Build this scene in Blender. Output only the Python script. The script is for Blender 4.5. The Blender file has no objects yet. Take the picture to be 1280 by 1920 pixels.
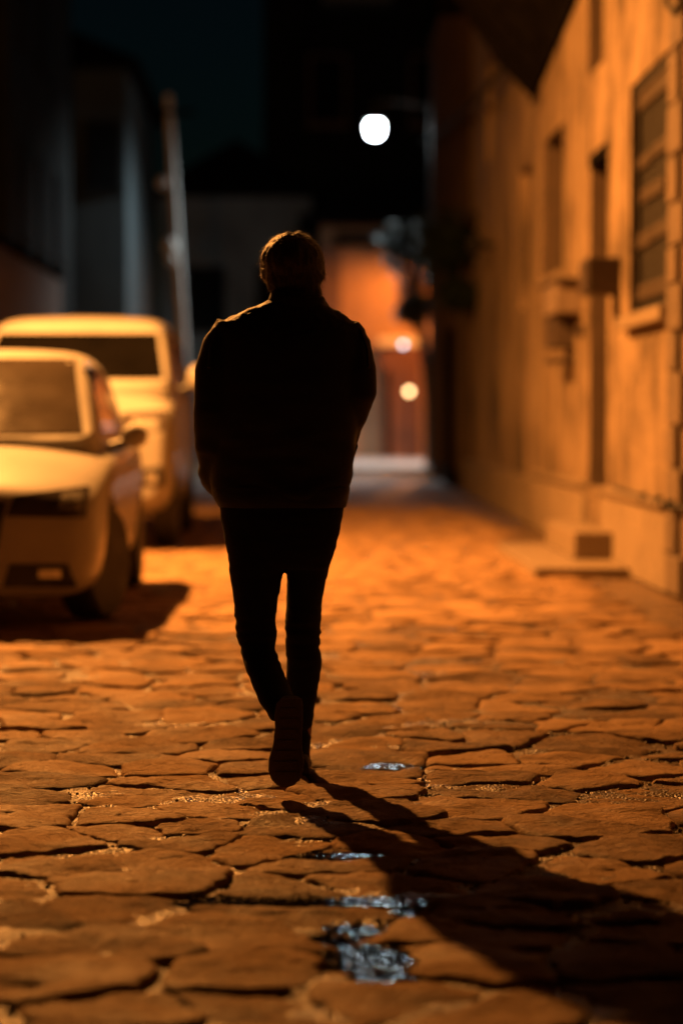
import bpy, bmesh, math, random
import numpy as np
from mathutils import Vector, Matrix
from mathutils.bvhtree import BVHTree

random.seed(7)
R = math.radians
scene = bpy.context.scene
col = scene.collection

# ------------------------------------------------------------------ camera
CAM_H = 1.2
FPX = 4533.0
cam_d = bpy.data.cameras.new('camera')
cam = bpy.data.objects.new('camera', cam_d)
col.objects.link(cam)
cam.location = (0, 0, CAM_H)
cam.rotation_euler = (R(90 - 2.337), 0, R(-1.011))
cam_d.sensor_fit = 'VERTICAL'
cam_d.sensor_height = 36.0
cam_d.sensor_width = 24.0
cam_d.lens = 85.0
cam_d.clip_start = 0.1
cam_d.clip_end = 600.0
cam_d.dof.use_dof = True
cam_d.dof.focus_distance = 7.55
cam_d.dof.aperture_fstop = 1.4
cam_d.dof.aperture_blades = 0
scene.camera = cam

# ------------------------------------------------------------------ night sky
world = bpy.data.worlds.new('World')
scene.world = world
world.use_nodes = True
wn = world.node_tree.nodes
wl = world.node_tree.links
bg = wn.get('Background') or wn.new('ShaderNodeBackground')
wo = wn.get('World Output') or wn.new('ShaderNodeOutputWorld')
wl.new(bg.outputs[0], wo.inputs[0])
sky = wn.new('ShaderNodeTexSky')
sky.sky_type = 'NISHITA'
sky.sun_disc = False
sky.sun_elevation = R(-4.0)
sky.sun_rotation = R(20)
tint = wn.new('ShaderNodeMix'); tint.data_type = 'RGBA'; tint.blend_type = 'MULTIPLY'; tint.inputs[0].default_value = 1.0
tint.inputs[7].default_value = (.14, .42, .56, 1)
wl.new(sky.outputs[0], tint.inputs[6])
wl.new(tint.outputs[2], bg.inputs[0])
bg.inputs[1].default_value = 0.05

scene.view_settings.view_transform = 'Standard'
scene.view_settings.look = 'None'
scene.view_settings.gamma = 1.0
scene.view_settings.exposure = -0.15
scene.view_settings.use_curve_mapping = False
scene.cycles.use_denoising = True
scene.cycles.use_adaptive_sampling = False
scene.cycles.max_bounces = 6
scene.cycles.sample_clamp_indirect = 6.0
scene.cycles.sample_clamp_direct = 0.0
scene.cycles.caustics_reflective = False
scene.cycles.caustics_refractive = False

SODIUM = (1.0, 0.36, 0.068)
COOL = (0.83, 0.97, 1.0)
LAMP_POS = (-3.35, 18.6, 6.5)
LAMP_INT = 1320.0
WHITE_POS = (1.63, 52.0, 7.26)
WHITE_INT = 6.0
FAR_POS = (3.6, 58.0, 5.0)
FAR_INT = 85.0

# ------------------------------------------------------------------ numpy noise
def _hash(ix, iy, iz, seed):
    h = (ix.astype(np.int64) * 374761393 + iy.astype(np.int64) * 668265263 + iz.astype(np.int64) * 2147483647 + seed * 974711) & 0xffffffff
    h = ((h ^ (h >> 13)) * 1274126177) & 0xffffffff
    h = (h ^ (h >> 16)) & 0xffffffff
    return h.astype(np.float64) / 4294967295.0 * 2 - 1

def noise3(x, y, z, seed=0):
    x, y, z = np.broadcast_arrays(np.asarray(x, float), np.asarray(y, float), np.asarray(z, float))
    fx, fy, fz = np.floor(x), np.floor(y), np.floor(z)
    tx, ty, tz = x - fx, y - fy, z - fz
    tx = tx * tx * (3 - 2 * tx); ty = ty * ty * (3 - 2 * ty); tz = tz * tz * (3 - 2 * tz)
    def c(a, b, d): return _hash(fx + a, fy + b, fz + d, seed)
    x00 = c(0,0,0) * (1 - tx) + c(1,0,0) * tx
    x10 = c(0,1,0) * (1 - tx) + c(1,1,0) * tx
    x01 = c(0,0,1) * (1 - tx) + c(1,0,1) * tx
    x11 = c(0,1,1) * (1 - tx) + c(1,1,1) * tx
    return (x00 * (1 - ty) + x10 * ty) * (1 - tz) + (x01 * (1 - ty) + x11 * ty) * tz

def noise2(x, y, seed=0):
    return noise3(x, y, 0.0 * np.asarray(x, float), seed)

# ------------------------------------------------------------------ mesh helpers
def mesh_from(name, v, f, smooth=False):
    me = bpy.data.meshes.new(name)
    me.from_pydata([tuple(map(float, p)) for p in v], [], [tuple(int(i) for i in q) for q in f])
    me.update()
    if smooth:
        me.shade_smooth()
    return me

def origin_of(o):
    p = Vector((0, 0, 0))
    while o is not None:
        p = p + Vector(o.location); o = o.parent
    return p

def link(name, me, mat=None, parent=None, loc=None):
    """mesh is in world coordinates; move its origin to loc (default: parent's origin)"""
    o = bpy.data.objects.new(name, me)
    col.objects.link(o)
    po = origin_of(parent)
    w = Vector(loc) if loc is not None else po
    if w.length > 0:
        me.transform(Matrix.Translation(-w))
    o.location = w - po
    o.parent = parent
    if mat is not None:
        if len(me.materials): me.materials[0] = mat
        else: me.materials.append(mat)
    return o

def tag(o, label=None, cat=None, group=None, kind=None):
    if label: o['label'] = label
    if cat: o['category'] = cat
    if group: o['group'] = group
    if kind: o['kind'] = kind
    return o

def thing(name, loc, label, cat, group=None):
    o = bpy.data.objects.new(name, None)
    o.empty_display_size = 0.2
    col.objects.link(o)
    o.location = loc
    return tag(o, label, cat, group)

class MB:
    def __init__(self): self.v = []; self.f = []
    def add(self, v, f):
        n = len(self.v)
        self.v += [tuple(p) for p in v]
        self.f += [tuple(i + n for i in q) for q in f]
        return self
    def box(self, x0, x1, y0, y1, z0, z1):
        return self.add([(x0,y0,z0),(x1,y0,z0),(x1,y1,z0),(x0,y1,z0),(x0,y0,z1),(x1,y0,z1),(x1,y1,z1),(x0,y1,z1)],
                 [(0,3,2,1),(4,5,6,7),(0,1,5,4),(1,2,6,5),(2,3,7,6),(3,0,4,7)])
    def loft(self, rings, cap=True, closed=True):
        n = len(rings[0]); v = []; f = []
        for r in rings: v += list(r)
        for k in range(len(rings) - 1):
            for i in range(n if closed else n - 1):
                j = (i + 1) % n
                f.append((k*n+i, k*n+j, (k+1)*n+j, (k+1)*n+i))
        if cap:
            f.append(tuple(reversed(range(n))))
            f.append(tuple((len(rings)-1)*n + i for i in range(n)))
        return self.add(v, f)
    def tube(self, pts, rad, n=10, flat=1.0):
        pts = [Vector(p) for p in pts]
        if not hasattr(rad, '__len__'): rad = [rad] * len(pts)
        rings = []
        prev = None
        for i, p in enumerate(pts):
            a = pts[max(i-1, 0)]; b = pts[min(i+1, len(pts)-1)]
            t = (b - a).normalized()
            if prev is None:
                up = Vector((0,0,1)) if abs(t.z) < .9 else Vector((0,1,0))
                u = t.cross(up).normalized()
            else:
                u = (prev - t * prev.dot(t)).normalized()
            prev = u
            w = t.cross(u)
            rings.append([tuple(p + (u*math.cos(2*math.pi*k/n) + w*math.sin(2*math.pi*k/n)*flat) * rad[i]) for k in range(n)])
        return self.loft(rings)
    def lathe(self, c, prof, axis='z', n=20):
        rings = []
        for r, h in prof:
            ring = []
            for k in range(n):
                a = 2*math.pi*k/n
                p = {'z': (r*math.cos(a), r*math.sin(a), h), 'x': (h, r*math.cos(a), r*math.sin(a)), 'y': (r*math.sin(a), h, r*math.cos(a))}[axis]
                ring.append((c[0]+p[0], c[1]+p[1], c[2]+p[2]))
            rings.append(ring)
        return self.loft(rings)
    def ball(self, c, rx, ry=None, rz=None, n=14, m=9):
        ry = ry or rx; rz = rz or rx
        rings = []
        for i in range(m + 1):
            a = -math.pi/2 + math.pi * min(max(i/m, .03), .97)
            rings.append([(c[0]+rx*math.cos(a)*math.cos(2*math.pi*k/n), c[1]+ry*math.cos(a)*math.sin(2*math.pi*k/n), c[2]+rz*math.sin(a)) for k in range(n)])
        return self.loft(rings)
    def build(self, name, mat, parent=None, loc=None, smooth=False, bevel=0):
        me = mesh_from(name, self.v, self.f, smooth)
        bm = bmesh.new(); bm.from_mesh(me)
        bmesh.ops.recalc_face_normals(bm, faces=bm.faces)
        if bevel:
            bmesh.ops.bevel(bm, geom=list(bm.edges), offset=bevel, segments=2, affect='EDGES', profile=.6)
        bm.to_mesh(me); bm.free()
        if smooth: me.set_sharp_from_angle(angle=R(40))
        return link(name, me, mat, parent, loc)

def evaluated(me, mods):
    """apply modifiers to a mesh, return the resulting mesh"""
    o = bpy.data.objects.new('work', me)
    col.objects.link(o)
    for typ, kw in mods:
        m = o.modifiers.new(typ, typ)
        for k, val in kw.items(): setattr(m, k, val)
    dg = bpy.context.evaluated_depsgraph_get()
    dg.update()
    res = bpy.data.meshes.new_from_object(o.evaluated_get(dg))
    bpy.data.objects.remove(o)
    return res

def coords(me):
    a = np.empty(len(me.vertices) * 3); me.vertices.foreach_get('co', a); return a.reshape(-1, 3)
def normals(me):
    a = np.empty(len(me.vertices) * 3); me.vertices.foreach_get('normal', a); return a.reshape(-1, 3)
def set_coords(me, a):
    me.vertices.foreach_set('co', a.reshape(-1)); me.update()

# ------------------------------------------------------------------ materials
def nodes_of(m):
    m.use_nodes = True
    nt = m.node_tree
    b = nt.nodes.get('Principled BSDF')
    return nt, nt.nodes, nt.links, b

def pmat(name, base, rough=.6, var=.25, scale=6.0, detail=6.0, bump=.0, bscale=40.0, metal=0.0, coat=0.0, spec=.5,
         stretch=(1,1,1), rvar=.1, second=None, bdist=.01, lo=.3, hi=.7):
    m = bpy.data.materials.new(name)
    nt, n, l, b = nodes_of(m)
    geo = n.new('ShaderNodeNewGeometry')
    mp = n.new('ShaderNodeMapping'); mp.inputs['Scale'].default_value = stretch
    l.new(geo.outputs['Position'], mp.inputs['Vector'])
    nz = n.new('ShaderNodeTexNoise'); nz.inputs['Scale'].default_value = scale; nz.inputs['Detail'].default_value = detail
    nz.inputs['Roughness'].default_value = .62
    l.new(mp.outputs[0], nz.inputs['Vector'])
    cr = n.new('ShaderNodeValToRGB')
    c2 = second or tuple(c * (1 - var) for c in base)
    c3 = tuple(min(1, c * (1 + var * .6)) for c in base)
    cr.color_ramp.elements[0].position = lo; cr.color_ramp.elements[0].color = (*c2, 1)
    cr.color_ramp.elements[1].position = hi; cr.color_ramp.elements[1].color = (*c3, 1)
    e = cr.color_ramp.elements.new(.5); e.color = (*base, 1)
    l.new(nz.outputs['Fac'], cr.inputs[0])
    l.new(cr.outputs[0], b.inputs['Base Color'])
    mr = n.new('ShaderNodeMapRange')
    mr.inputs['To Min'].default_value = max(.02, rough - rvar); mr.inputs['To Max'].default_value = min(1, rough + rvar)
    mr.inputs['From Min'].default_value = .3; mr.inputs['From Max'].default_value = .7
    l.new(nz.outputs['Fac'], mr.inputs['Value']); l.new(mr.outputs[0], b.inputs['Roughness'])
    b.inputs['Metallic'].default_value = metal
    b.inputs['Coat Weight'].default_value = coat
    b.inputs['Coat Roughness'].default_value = .06
    b.inputs['Specular IOR Level'].default_value = spec
    if bump:
        n2 = n.new('ShaderNodeTexNoise'); n2.inputs['Scale'].default_value = bscale; n2.inputs['Detail'].default_value = 8
        n2.inputs['Roughness'].default_value = .65
        l.new(geo.outputs['Position'], n2.inputs['Vector'])
        bp = n.new('ShaderNodeBump'); bp.inputs['Strength'].default_value = bump; bp.inputs['Distance'].default_value = bdist
        l.new(n2.outputs['Fac'], bp.inputs['Height']); l.new(bp.outputs[0], b.inputs['Normal'])
    return m

def emat(name, color, strength):
    m = bpy.data.materials.new(name)
    nt, n, l, b = nodes_of(m)
    b.inputs['Base Color'].default_value = (.8, .8, .8, 1)
    b.inputs['Emission Color'].default_value = (*color, 1)
    b.inputs['Emission Strength'].default_value = strength
    return m

def stone_mat():
    m = bpy.data.materials.new('paving stone')
    nt, n, l, b = nodes_of(m)
    geo = n.new('ShaderNodeNewGeometry'); oi = n.new('ShaderNodeObjectInfo')
    def noise(scale, det=8, rough=.6, vec=None, dist=0):
        z = n.new('ShaderNodeTexNoise'); z.inputs['Scale'].default_value = scale; z.inputs['Detail'].default_value = det
        z.inputs['Roughness'].default_value = rough; z.inputs['Distortion'].default_value = dist
        l.new(vec or geo.outputs['Position'], z.inputs['Vector']); return z
    def math_(op, a, c, cl=False):
        q = n.new('ShaderNodeMath'); q.operation = op; q.use_clamp = cl
        for i, s in enumerate((a, c)):
            if isinstance(s, (int, float)): q.inputs[i].default_value = s
            else: l.new(s, q.inputs[i])
        return q.outputs[0]
    big = noise(5, 6); fine = noise(60, 8, .7); speck = noise(220, 3, .6)
    cr = n.new('ShaderNodeValToRGB')
    cr.color_ramp.elements[0].position = .40; cr.color_ramp.elements[0].color = (.15, .09, .048, 1)
    cr.color_ramp.elements[1].position = .64; cr.color_ramp.elements[1].color = (.52, .325, .170, 1)
    mixv = math_('ADD', math_('MULTIPLY', big.outputs['Fac'], .55), math_('MULTIPLY', fine.outputs['Fac'], .3))
    mixv = math_('ADD', mixv, math_('MULTIPLY', oi.outputs['Random'], .24))
    l.new(mixv, cr.inputs[0])
    # dark pits
    pr = n.new('ShaderNodeValToRGB')
    pr.color_ramp.elements[0].position = .30; pr.color_ramp.elements[0].color = (.45, .45, .45, 1)
    pr.color_ramp.elements[1].position = .42; pr.color_ramp.elements[1].color = (1, 1, 1, 1)
    l.new(speck.outputs['Fac'], pr.inputs[0])
    mx = n.new('ShaderNodeMix'); mx.data_type = 'RGBA'; mx.blend_type = 'MULTIPLY'; mx.inputs[0].default_value = .7
    l.new(cr.outputs[0], mx.inputs[6]); l.new(pr.outputs[0], mx.inputs[7])
    l.new(mx.outputs[2], b.inputs['Base Color'])
    wet = noise(2.3, 5, .55, dist=.6)
    mr = n.new('ShaderNodeMapRange'); mr.inputs['From Min'].default_value = .38; mr.inputs['From Max'].default_value = .62
    mr.inputs['To Min'].default_value = .52; mr.inputs['To Max'].default_value = .78
    b.inputs['Specular IOR Level'].default_value = .10
    l.new(wet.outputs['Fac'], mr.inputs['Value'])
    rr = math_('ADD', mr.outputs[0], math_('MULTIPLY', math_('SUBTRACT', fine.outputs['Fac'], .5), .3), True)
    l.new(rr, b.inputs['Roughness'])
    # relief: split, layered stone plus grit
    mp = n.new('ShaderNodeMapping'); mp.inputs['Scale'].default_value = (1.0, 2.2, 1.0)
    l.new(geo.outputs['Position'], mp.inputs['Vector'])
    lay = noise(22, 7, .62, mp.outputs[0], .8)
    h = math_('ADD', math_('MULTIPLY', lay.outputs['Fac'], 1.0), math_('MULTIPLY', fine.outputs['Fac'], .5))
    h = math_('ADD', h, math_('MULTIPLY', speck.outputs['Fac'], .12))
    bp = n.new('ShaderNodeBump'); bp.inputs['Strength'].default_value = 1.0; bp.inputs['Distance'].default_value = .022
    l.new(h, bp.inputs['Height']); l.new(bp.outputs[0], b.inputs['Normal'])
    return m

def joint_mat():
    m = bpy.data.materials.new('wet joint grit')
    nt, n, l, b = nodes_of(m)
    geo = n.new('ShaderNodeNewGeometry')
    z = n.new('ShaderNodeTexNoise'); z.inputs['Scale'].default_value = 9; z.inputs['Detail'].default_value = 7
    l.new(geo.outputs['Position'], z.inputs['Vector'])
    cr = n.new('ShaderNodeValToRGB')
    b.inputs['Specular IOR Level'].default_value = .26
    cr.color_ramp.elements[0].position = .35; cr.color_ramp.elements[0].color = (.07, .05, .034, 1)
    cr.color_ramp.elements[1].position = .66; cr.color_ramp.elements[1].color = (.20, .130, .075, 1)
    l.new(z.outputs['Fac'], cr.inputs[0]); l.new(cr.outputs[0], b.inputs['Base Color'])
    mr = n.new('ShaderNodeMapRange'); mr.inputs['From Min'].default_value = .35; mr.inputs['From Max'].default_value = .6
    mr.inputs['To Min'].default_value = .22; mr.inputs['To Max'].default_value = .55
    z2 = n.new('ShaderNodeTexNoise'); z2.inputs['Scale'].default_value = 3.1; z2.inputs['Detail'].default_value = 4
    l.new(geo.outputs['Position'], z2.inputs['Vector'])
    l.new(z2.outputs['Fac'], mr.inputs['Value']); l.new(mr.outputs[0], b.inputs['Roughness'])
    v = n.new('ShaderNodeTexVoronoi'); v.inputs['Scale'].default_value = 95
    l.new(geo.outputs['Position'], v.inputs['Vector'])
    z3 = n.new('ShaderNodeTexNoise'); z3.inputs['Scale'].default_value = 45; z3.inputs['Detail'].default_value = 8
    l.new(geo.outputs['Position'], z3.inputs['Vector'])
    ad = n.new('ShaderNodeMath'); ad.operation = 'SUBTRACT'
    l.new(z3.outputs['Fac'], ad.inputs[0]); l.new(v.outputs['Distance'], ad.inputs[1])
    bp = n.new('ShaderNodeBump'); bp.inputs['Strength'].default_value = .7; bp.inputs['Distance'].default_value = .009
    l.new(ad.outputs[0], bp.inputs['Height']); l.new(bp.outputs[0], b.inputs['Normal'])
    return m

def water_mat():
    m = bpy.data.materials.new('puddle water')
    nt, n, l, b = nodes_of(m)
    b.inputs['Base Color'].default_value = (.008, .007, .006, 1)
    b.inputs['Roughness'].default_value = .015
    b.inputs['IOR'].default_value = 1.33
    geo = n.new('ShaderNodeNewGeometry')
    z = n.new('ShaderNodeTexNoise'); z.inputs['Scale'].default_value = 38; z.inputs['Detail'].default_value = 1.5
    l.new(geo.outputs['Position'], z.inputs['Vector'])
    bp = n.new('ShaderNodeBump'); bp.inputs['Strength'].default_value = 1.0; bp.inputs['Distance'].default_value = .0026
    l.new(z.outputs['Fac'], bp.inputs['Height']); l.new(bp.outputs[0], b.inputs['Normal'])
    return m

M = {}
M['stone'] = stone_mat()
M['joint'] = joint_mat()
M['water'] = water_mat()
M['plaster'] = pmat('ochre plaster', (.25, .182, .120), .85, .55, 1.9, 10, 1.0, 13, spec=.2, stretch=(1, 1, .75), bdist=.06, lo=.38, hi=.62)
M['plaster_far'] = pmat('old grey plaster', (.31, .225, .15), .85, .6, .8, 8, .8, 12, lo=.38, hi=.62, stretch=(1, 1, .6), bdist=.03)
M['jamb'] = pmat('shade dark jamb', (.075, .048, .030), .7, .3, 5, 6, .4, 40)  # shade of the recesses put into the colour, darker than the wall
M['plinth'] = pmat('plinth render', (.25, .19, .13), .75, .25, 3, 8, .7, 30, bdist=.03)
M['rubble'] = pmat('rough wall stone', (.16, .115, .08), .8, .4, 4, 8, .9, 22, bdist=.04)
M['step'] = pmat('worn step stone', (.21, .16, .11), .6, .25, 6, 8, .5, 40)
M['timber'] = pmat('black weathered timber', (.007, .006, .006), .95, .4, 5, 6, .5, 30, spec=.0, stretch=(1, 6, 1))
M['plank'] = pmat('raw plank wood', (.036, .022, .013), .65, .3, 4, 7, .4, 60, stretch=(1, 1, 9))
M['shutter'] = pmat('brown slatted shutter', (.006, .004, .003), .85, .3, 5, 6, .2, 60)
M['ironwork'] = pmat('dark ironwork', (.02, .016, .014), .6, .3, 12, 5, .3, 60)
M['metal_box'] = pmat('brown metal box', (.045, .030, .022), .6, .3, 8, 5, .15, 60)
M['grey_box'] = pmat('grey painted box', (.17, .13, .10), .5, .2, 8, 5, .15, 60)
M['wall_dark'] = pmat('brown brick wall', (.15, .09, .06), .8, .35, 3, 8, .8, 24, bdist=.03)
M['house_dark'] = pmat('near-black facade', (.016, .017, .017), .95, .4, 1.5, 7, .5, 20, spec=.05, rvar=.03)  # near-black base colour for far houses and their window trim
M['house_brown'] = pmat('dim brown boarding', (.085, .055, .036), .9, .4, 1.2, 8, .6, 16, spec=.1)
M['house_teal'] = pmat('grey facade', (.055, .068, .073), .95, .45, .55, 6, .5, 16, spec=.08, rvar=.03, stretch=(1, 1, .35))
M['house_pale'] = pmat('pale grey facade', (.13, .155, .165), .95, .45, .55, 6, .5, 16, spec=.05, rvar=.03)
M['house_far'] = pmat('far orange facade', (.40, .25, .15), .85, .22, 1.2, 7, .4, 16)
M['far_red'] = pmat('far red plaster', (.20, .085, .045), .85, .35, 1.5, 7)
M['far_trim'] = pmat('far dark trim', (.16, .09, .06), .8, .3, 3, 6)
M['pole'] = pmat('pale concrete pole', (.75, .76, .73), .75, .25, 5, 6, .4, 40)
M['paint'] = pmat('dusty white car paint', (.35, .34, .325), .48, .08, 3, 6, coat=.35, rvar=.06, spec=.15)
M['paint_van'] = pmat('dusty cream van paint', (.27, .263, .25), .48, .10, 3, 6, coat=.35, rvar=.06, spec=.15)
M['glass'] = pmat('dark car glass', (.004, .0035, .003), .08, .3, 3, 5, coat=.0, rvar=.03, spec=.6)
M['glass_dust'] = pmat('dusty windscreen', (.055, .044, .034), .12, .3, 2.5, 6, rvar=.04, spec=.5)
M['plastic'] = pmat('black bumper plastic', (.020, .018, .017), .5, .2, 9, 5, .1, 80)
M['tyre'] = pmat('tyre rubber', (.018, .016, .015), .75, .2, 9, 5, .2, 80)
M['rim'] = pmat('alloy rim', (.70, .68, .65), .4, .15, 9, 5, metal=.0)
M['lens'] = pmat('headlight lens', (.06, .05, .045), .08, .3, 14, 5, coat=.5)
M['reflector'] = pmat('headlight reflector', (.62, .60, .56), .22, .2, 14, 5, metal=.7)
M['jacket'] = pmat('black denim', (.0075, .0070, .0070), .6, .3, 14, 6, .45, 260, spec=.35, bdist=.004)
M['trousers'] = pmat('black jeans', (.0075, .0075, .0080), .85, .3, 14, 6, .4, 300, spec=.22, bdist=.004)
M['hair'] = pmat('dark brown hair', (.036, .022, .013), .42, .4, 30, 5, .4, 160, stretch=(1, 1, .3), spec=.6)
for k_, w_, r_s in (('hair', 1.0, .25),):
    b_ = M[k_].node_tree.nodes['Principled BSDF']; b_.inputs['Sheen Weight'].default_value = w_; b_.inputs['Sheen Roughness'].default_value = r_s
b_ = M['jacket'].node_tree.nodes['Principled BSDF']; b_.inputs['Sheen Weight'].default_value = .16; b_.inputs['Sheen Roughness'].default_value = .3
M['skin'] = pmat('skin', (.42, .25, .17), .55, .1, 12, 5, .15, 120)
M['shoe'] = pmat('black shoe leather', (.012, .011, .010), .6, .2, 14, 5, .3, 120)
M['sole'] = pmat('rubber shoe sole', (.060, .044, .033), .8, .3, 30, 5, .4, 160)
M['leaf'] = pmat('dark leaf', (.018, .030, .016), .55, .4, 3, 5)
M['leaf2'] = pmat('pale leaf', (.075, .11, .06), .5, .4, 3, 5)
M['bark'] = pmat('bark', (.07, .05, .035), .85, .3, 12, 6, .6, 40)
M['pane'] = pmat('dark window pane', (.008, .009, .010), .9, .2, 4, 5, spec=.03, rvar=.03)
M['canopy'] = pmat('white sheet metal', (.70, .70, .70), .4, .1, 4, 5)
M['lamp_metal'] = pmat('dark lamp metal', (.05, .05, .05), .45, .2, 8, 5, metal=.5)
M['pave'] = pmat('pale pavement slab', (.50, .49, .47), .55, .2, 3, 7, .3, 40)
M['cable'] = pmat('black cable', (.012, .011, .010), .9, .2, 8, 5)
r_b = .09
M['bulb'] = emat('sodium lamp lens', SODIUM, 30.0)
r_w = .155
M['globe'] = emat('cool white lamp glass', COOL, WHITE_INT / (math.pi * r_w**2))
M['bulb_far'] = emat('sodium bulb far', (1.0, .29, .042), FAR_INT / (math.pi * .07**2))
M['bulb_cool'] = emat('cool small bulb', (.78, .88, 1.0), 7.0)
M['bulb_small'] = emat('warm porch bulb', (1.0, .60, .24), 11.0)

# ------------------------------------------------------------------ the street: bed, paving stones, puddles
PUD = [  # lateral, distance, half width, half depth, depth
    (.176, 5.33, .10, .14, .030), (.145, 5.62, .07, .075, .026), (.01, 5.95, .25, .062, .030),
    (.10, 6.55, .105, .085, .028), (.315, 8.28, .085, .085, .024), (.28, 5.82, .055, .045, .022), (.07, 5.53, .04, .05, .022), (-.62, 5.05, .11, .07, .026)]
def dent(x, y):
    d = 0 * x
    for (px, py, a, b, dep) in PUD:
        q = ((x - px) / a)**2 + ((y - py) / b)**2 + .35 * noise2(x * 14, y * 14, 31)
        d = d - dep * np.exp(-np.clip(q, 0, 40)**1.5 * .6)
    return d
def bed_height(x, y):
    z = -.0150 + .0065 * noise2(x * 1.7, y * 1.7, 1) + .005 * noise2(x * 6, y * 6, 2)
    z = z + .0042 * noise2(x * 22, y * 22, 3) + .0024 * noise2(x * 55, y * 55, 4)
    return z + dent(x, y) * .8

xs = np.unique(np.concatenate([np.array([-160, -60, -25, -12, -7, -5, -4, -3.4]), np.arange(-3.0, -1.7, .08), np.arange(-1.7, 1.7, .0165), np.arange(1.7, 2.6, .06), np.array([3, 4, 6, 10, 25, 60, 160])]))
ys = np.unique(np.concatenate([np.array([-60, -20, -5, 0, 2, 3, 3.7]), np.arange(4.0, 10.0, .0175), np.arange(10.0, 16, .05), np.arange(16, 34, .25), np.array([36, 40, 46, 55, 70, 100, 160, 300])]))
GX, GY = np.meshgrid(xs, ys)
GZ = bed_height(GX, GY)
far = np.clip((GY - 14) / 6, 0, 1)
GZ = GZ * (1 - far) + far * -.012
nx, ny = len(xs), len(ys)
me = bpy.data.meshes.new('street')
V = np.stack([GX, GY, GZ], -1).reshape(-1, 3)
idx = np.arange(nx * ny).reshape(ny, nx)
F = np.stack([idx[:-1, :-1], idx[:-1, 1:], idx[1:, 1:], idx[1:, :-1]], -1).reshape(-1, 4)
me.vertices.add(len(V)); me.vertices.foreach_set('co', V.reshape(-1))
me.loops.add(F.size); me.loops.foreach_set('vertex_index', F.reshape(-1).astype(np.int32))
me.polygons.add(len(F)); me.polygons.foreach_set('loop_start', np.arange(0, F.size, 4, dtype=np.int32))
me.update(calc_edges=True); me.validate(); me.shade_smooth()
street = link('street', me, M['joint'])
tag(street, 'old uneven stone paved street with wet gritty joints', None, None, 'structure')

def clip_poly(poly, m, n_, off):
    out = []
    k = len(poly)
    for i in range(k):
        a = poly[i]; b = poly[(i+1) % k]
        da = (a[0]-m[0])*n_[0] + (a[1]-m[1])*n_[1] + off
        db = (b[0]-m[0])*n_[0] + (b[1]-m[1])*n_[1] + off
        if da <= 0: out.append(a)
        if (da < 0 < db) or (db < 0 < da):
            t = da / (da - db)
            out.append((a[0]+(b[0]-a[0])*t, a[1]+(b[1]-a[1])*t))
    return out

rng = np.random.default_rng(11)
SX, SY = .385, .295
X0, X1, Y0, Y1 = -3.35, 2.42, 3.9, 31.0
ncol = int((X1 - X0) / SX) + 1; nrow = int((Y1 - Y0) / SY) + 1
sites = np.zeros((nrow, ncol, 2))
for r in range(nrow):
    sh = rng.uniform(0, SX)
    for c in range(ncol):
        sites[r, c] = (X0 + (c + .5) * SX + (sh - SX/2) * .8 + rng.uniform(-.44, .44) * SX, Y0 + (r + .5) * SY + rng.uniform(-.42, .42) * SY)

def outline(poly, n):
    P = np.array(poly)
    for k in (.13, .25):
        Q = np.roll(P, -1, 0)
        P = np.stack([P * (1-k) + Q * k, P * k + Q * (1-k)], 1).reshape(-1, 2)
    d = np.linalg.norm(np.roll(P, -1, 0) - P, axis=1)
    s = np.concatenate([[0], np.cumsum(d)]); t = np.linspace(0, s[-1], n, endpoint=False)
    PP = np.vstack([P, P[:1]])
    return np.stack([np.interp(t, s, PP[:, 0]), np.interp(t, s, PP[:, 1])], 1)

def stone_geo(poly, y, lvl, tilt, seed):
    n = 60 if y < 7.8 else (36 if y < 10.5 else (18 if y < 15 else 10))
    o = outline(poly, n)
    c = o.mean(0)
    dv = o - c
    rad = np.linalg.norm(dv, axis=1, keepdims=True)
    o = o + dv / rad * (.016 * noise2(o[:, 0] * 13, o[:, 1] * 13, 5) + .010 * noise2(o[:, 0] * 42, o[:, 1] * 42, 6) + .004 * noise2(o[:, 0] * 95, o[:, 1] * 95, 66))[:, None]
    dv = o - c
    fac = ([1.01, 1.0, .965, .92, .86, .78, .70, .61, .52, .42, .32, .22, .11] if y < 7.8 else [1.01, 1.0, .955, .88, .76, .62, .46, .30, .15]) if y < 10.5 else ([1.0, .95, .7, .35] if y < 15 else [1.0, .93, .45])
    edge = [-.07, -.011, -.0022, -.0002] if y < 10.5 else ([-.05, -.004] if y < 15 else [-.04, -.003])
    rings = []
    for k, s in enumerate(fac):
        p = c + dv * s
        z = lvl + tilt[0] * (p[:, 0] - c[0]) + tilt[1] * (p[:, 1] - c[1]) - .004 * s**3
        if y < 15:
            z = z + .0070 * noise2(p[:, 0] * 6 + seed, p[:, 1] * 8, 7) + .0042 * np.tanh(7 * noise2(p[:, 0] * 4 + seed, p[:, 1] * 7, 77)) + .0036 * noise2(p[:, 0] * 24, p[:, 1] * 34 + seed, 8)
        if y < 10.5:
            z = z + .0022 * noise2(p[:, 0] * 60, p[:, 1] * 95, 9)
        z = z + dent(p[:, 0], p[:, 1])
        if k < len(edge): z = z + edge[k]
        rings.append(np.column_stack([p, z]))
    ctr = rings[-1].mean(0)
    v = [tuple(q) for rg in rings for q in rg] + [tuple(ctr)]
    f = []
    for k in range(len(rings) - 1):
        for i in range(n):
            j = (i + 1) % n
            f.append((k*n+i, k*n+j, (k+1)*n+j, (k+1)*n+i))
    b0 = (len(rings) - 1) * n
    for i in range(n):
        f.append((b0 + i, b0 + (i+1) % n, len(v) - 1))
    return v, f, c

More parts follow.
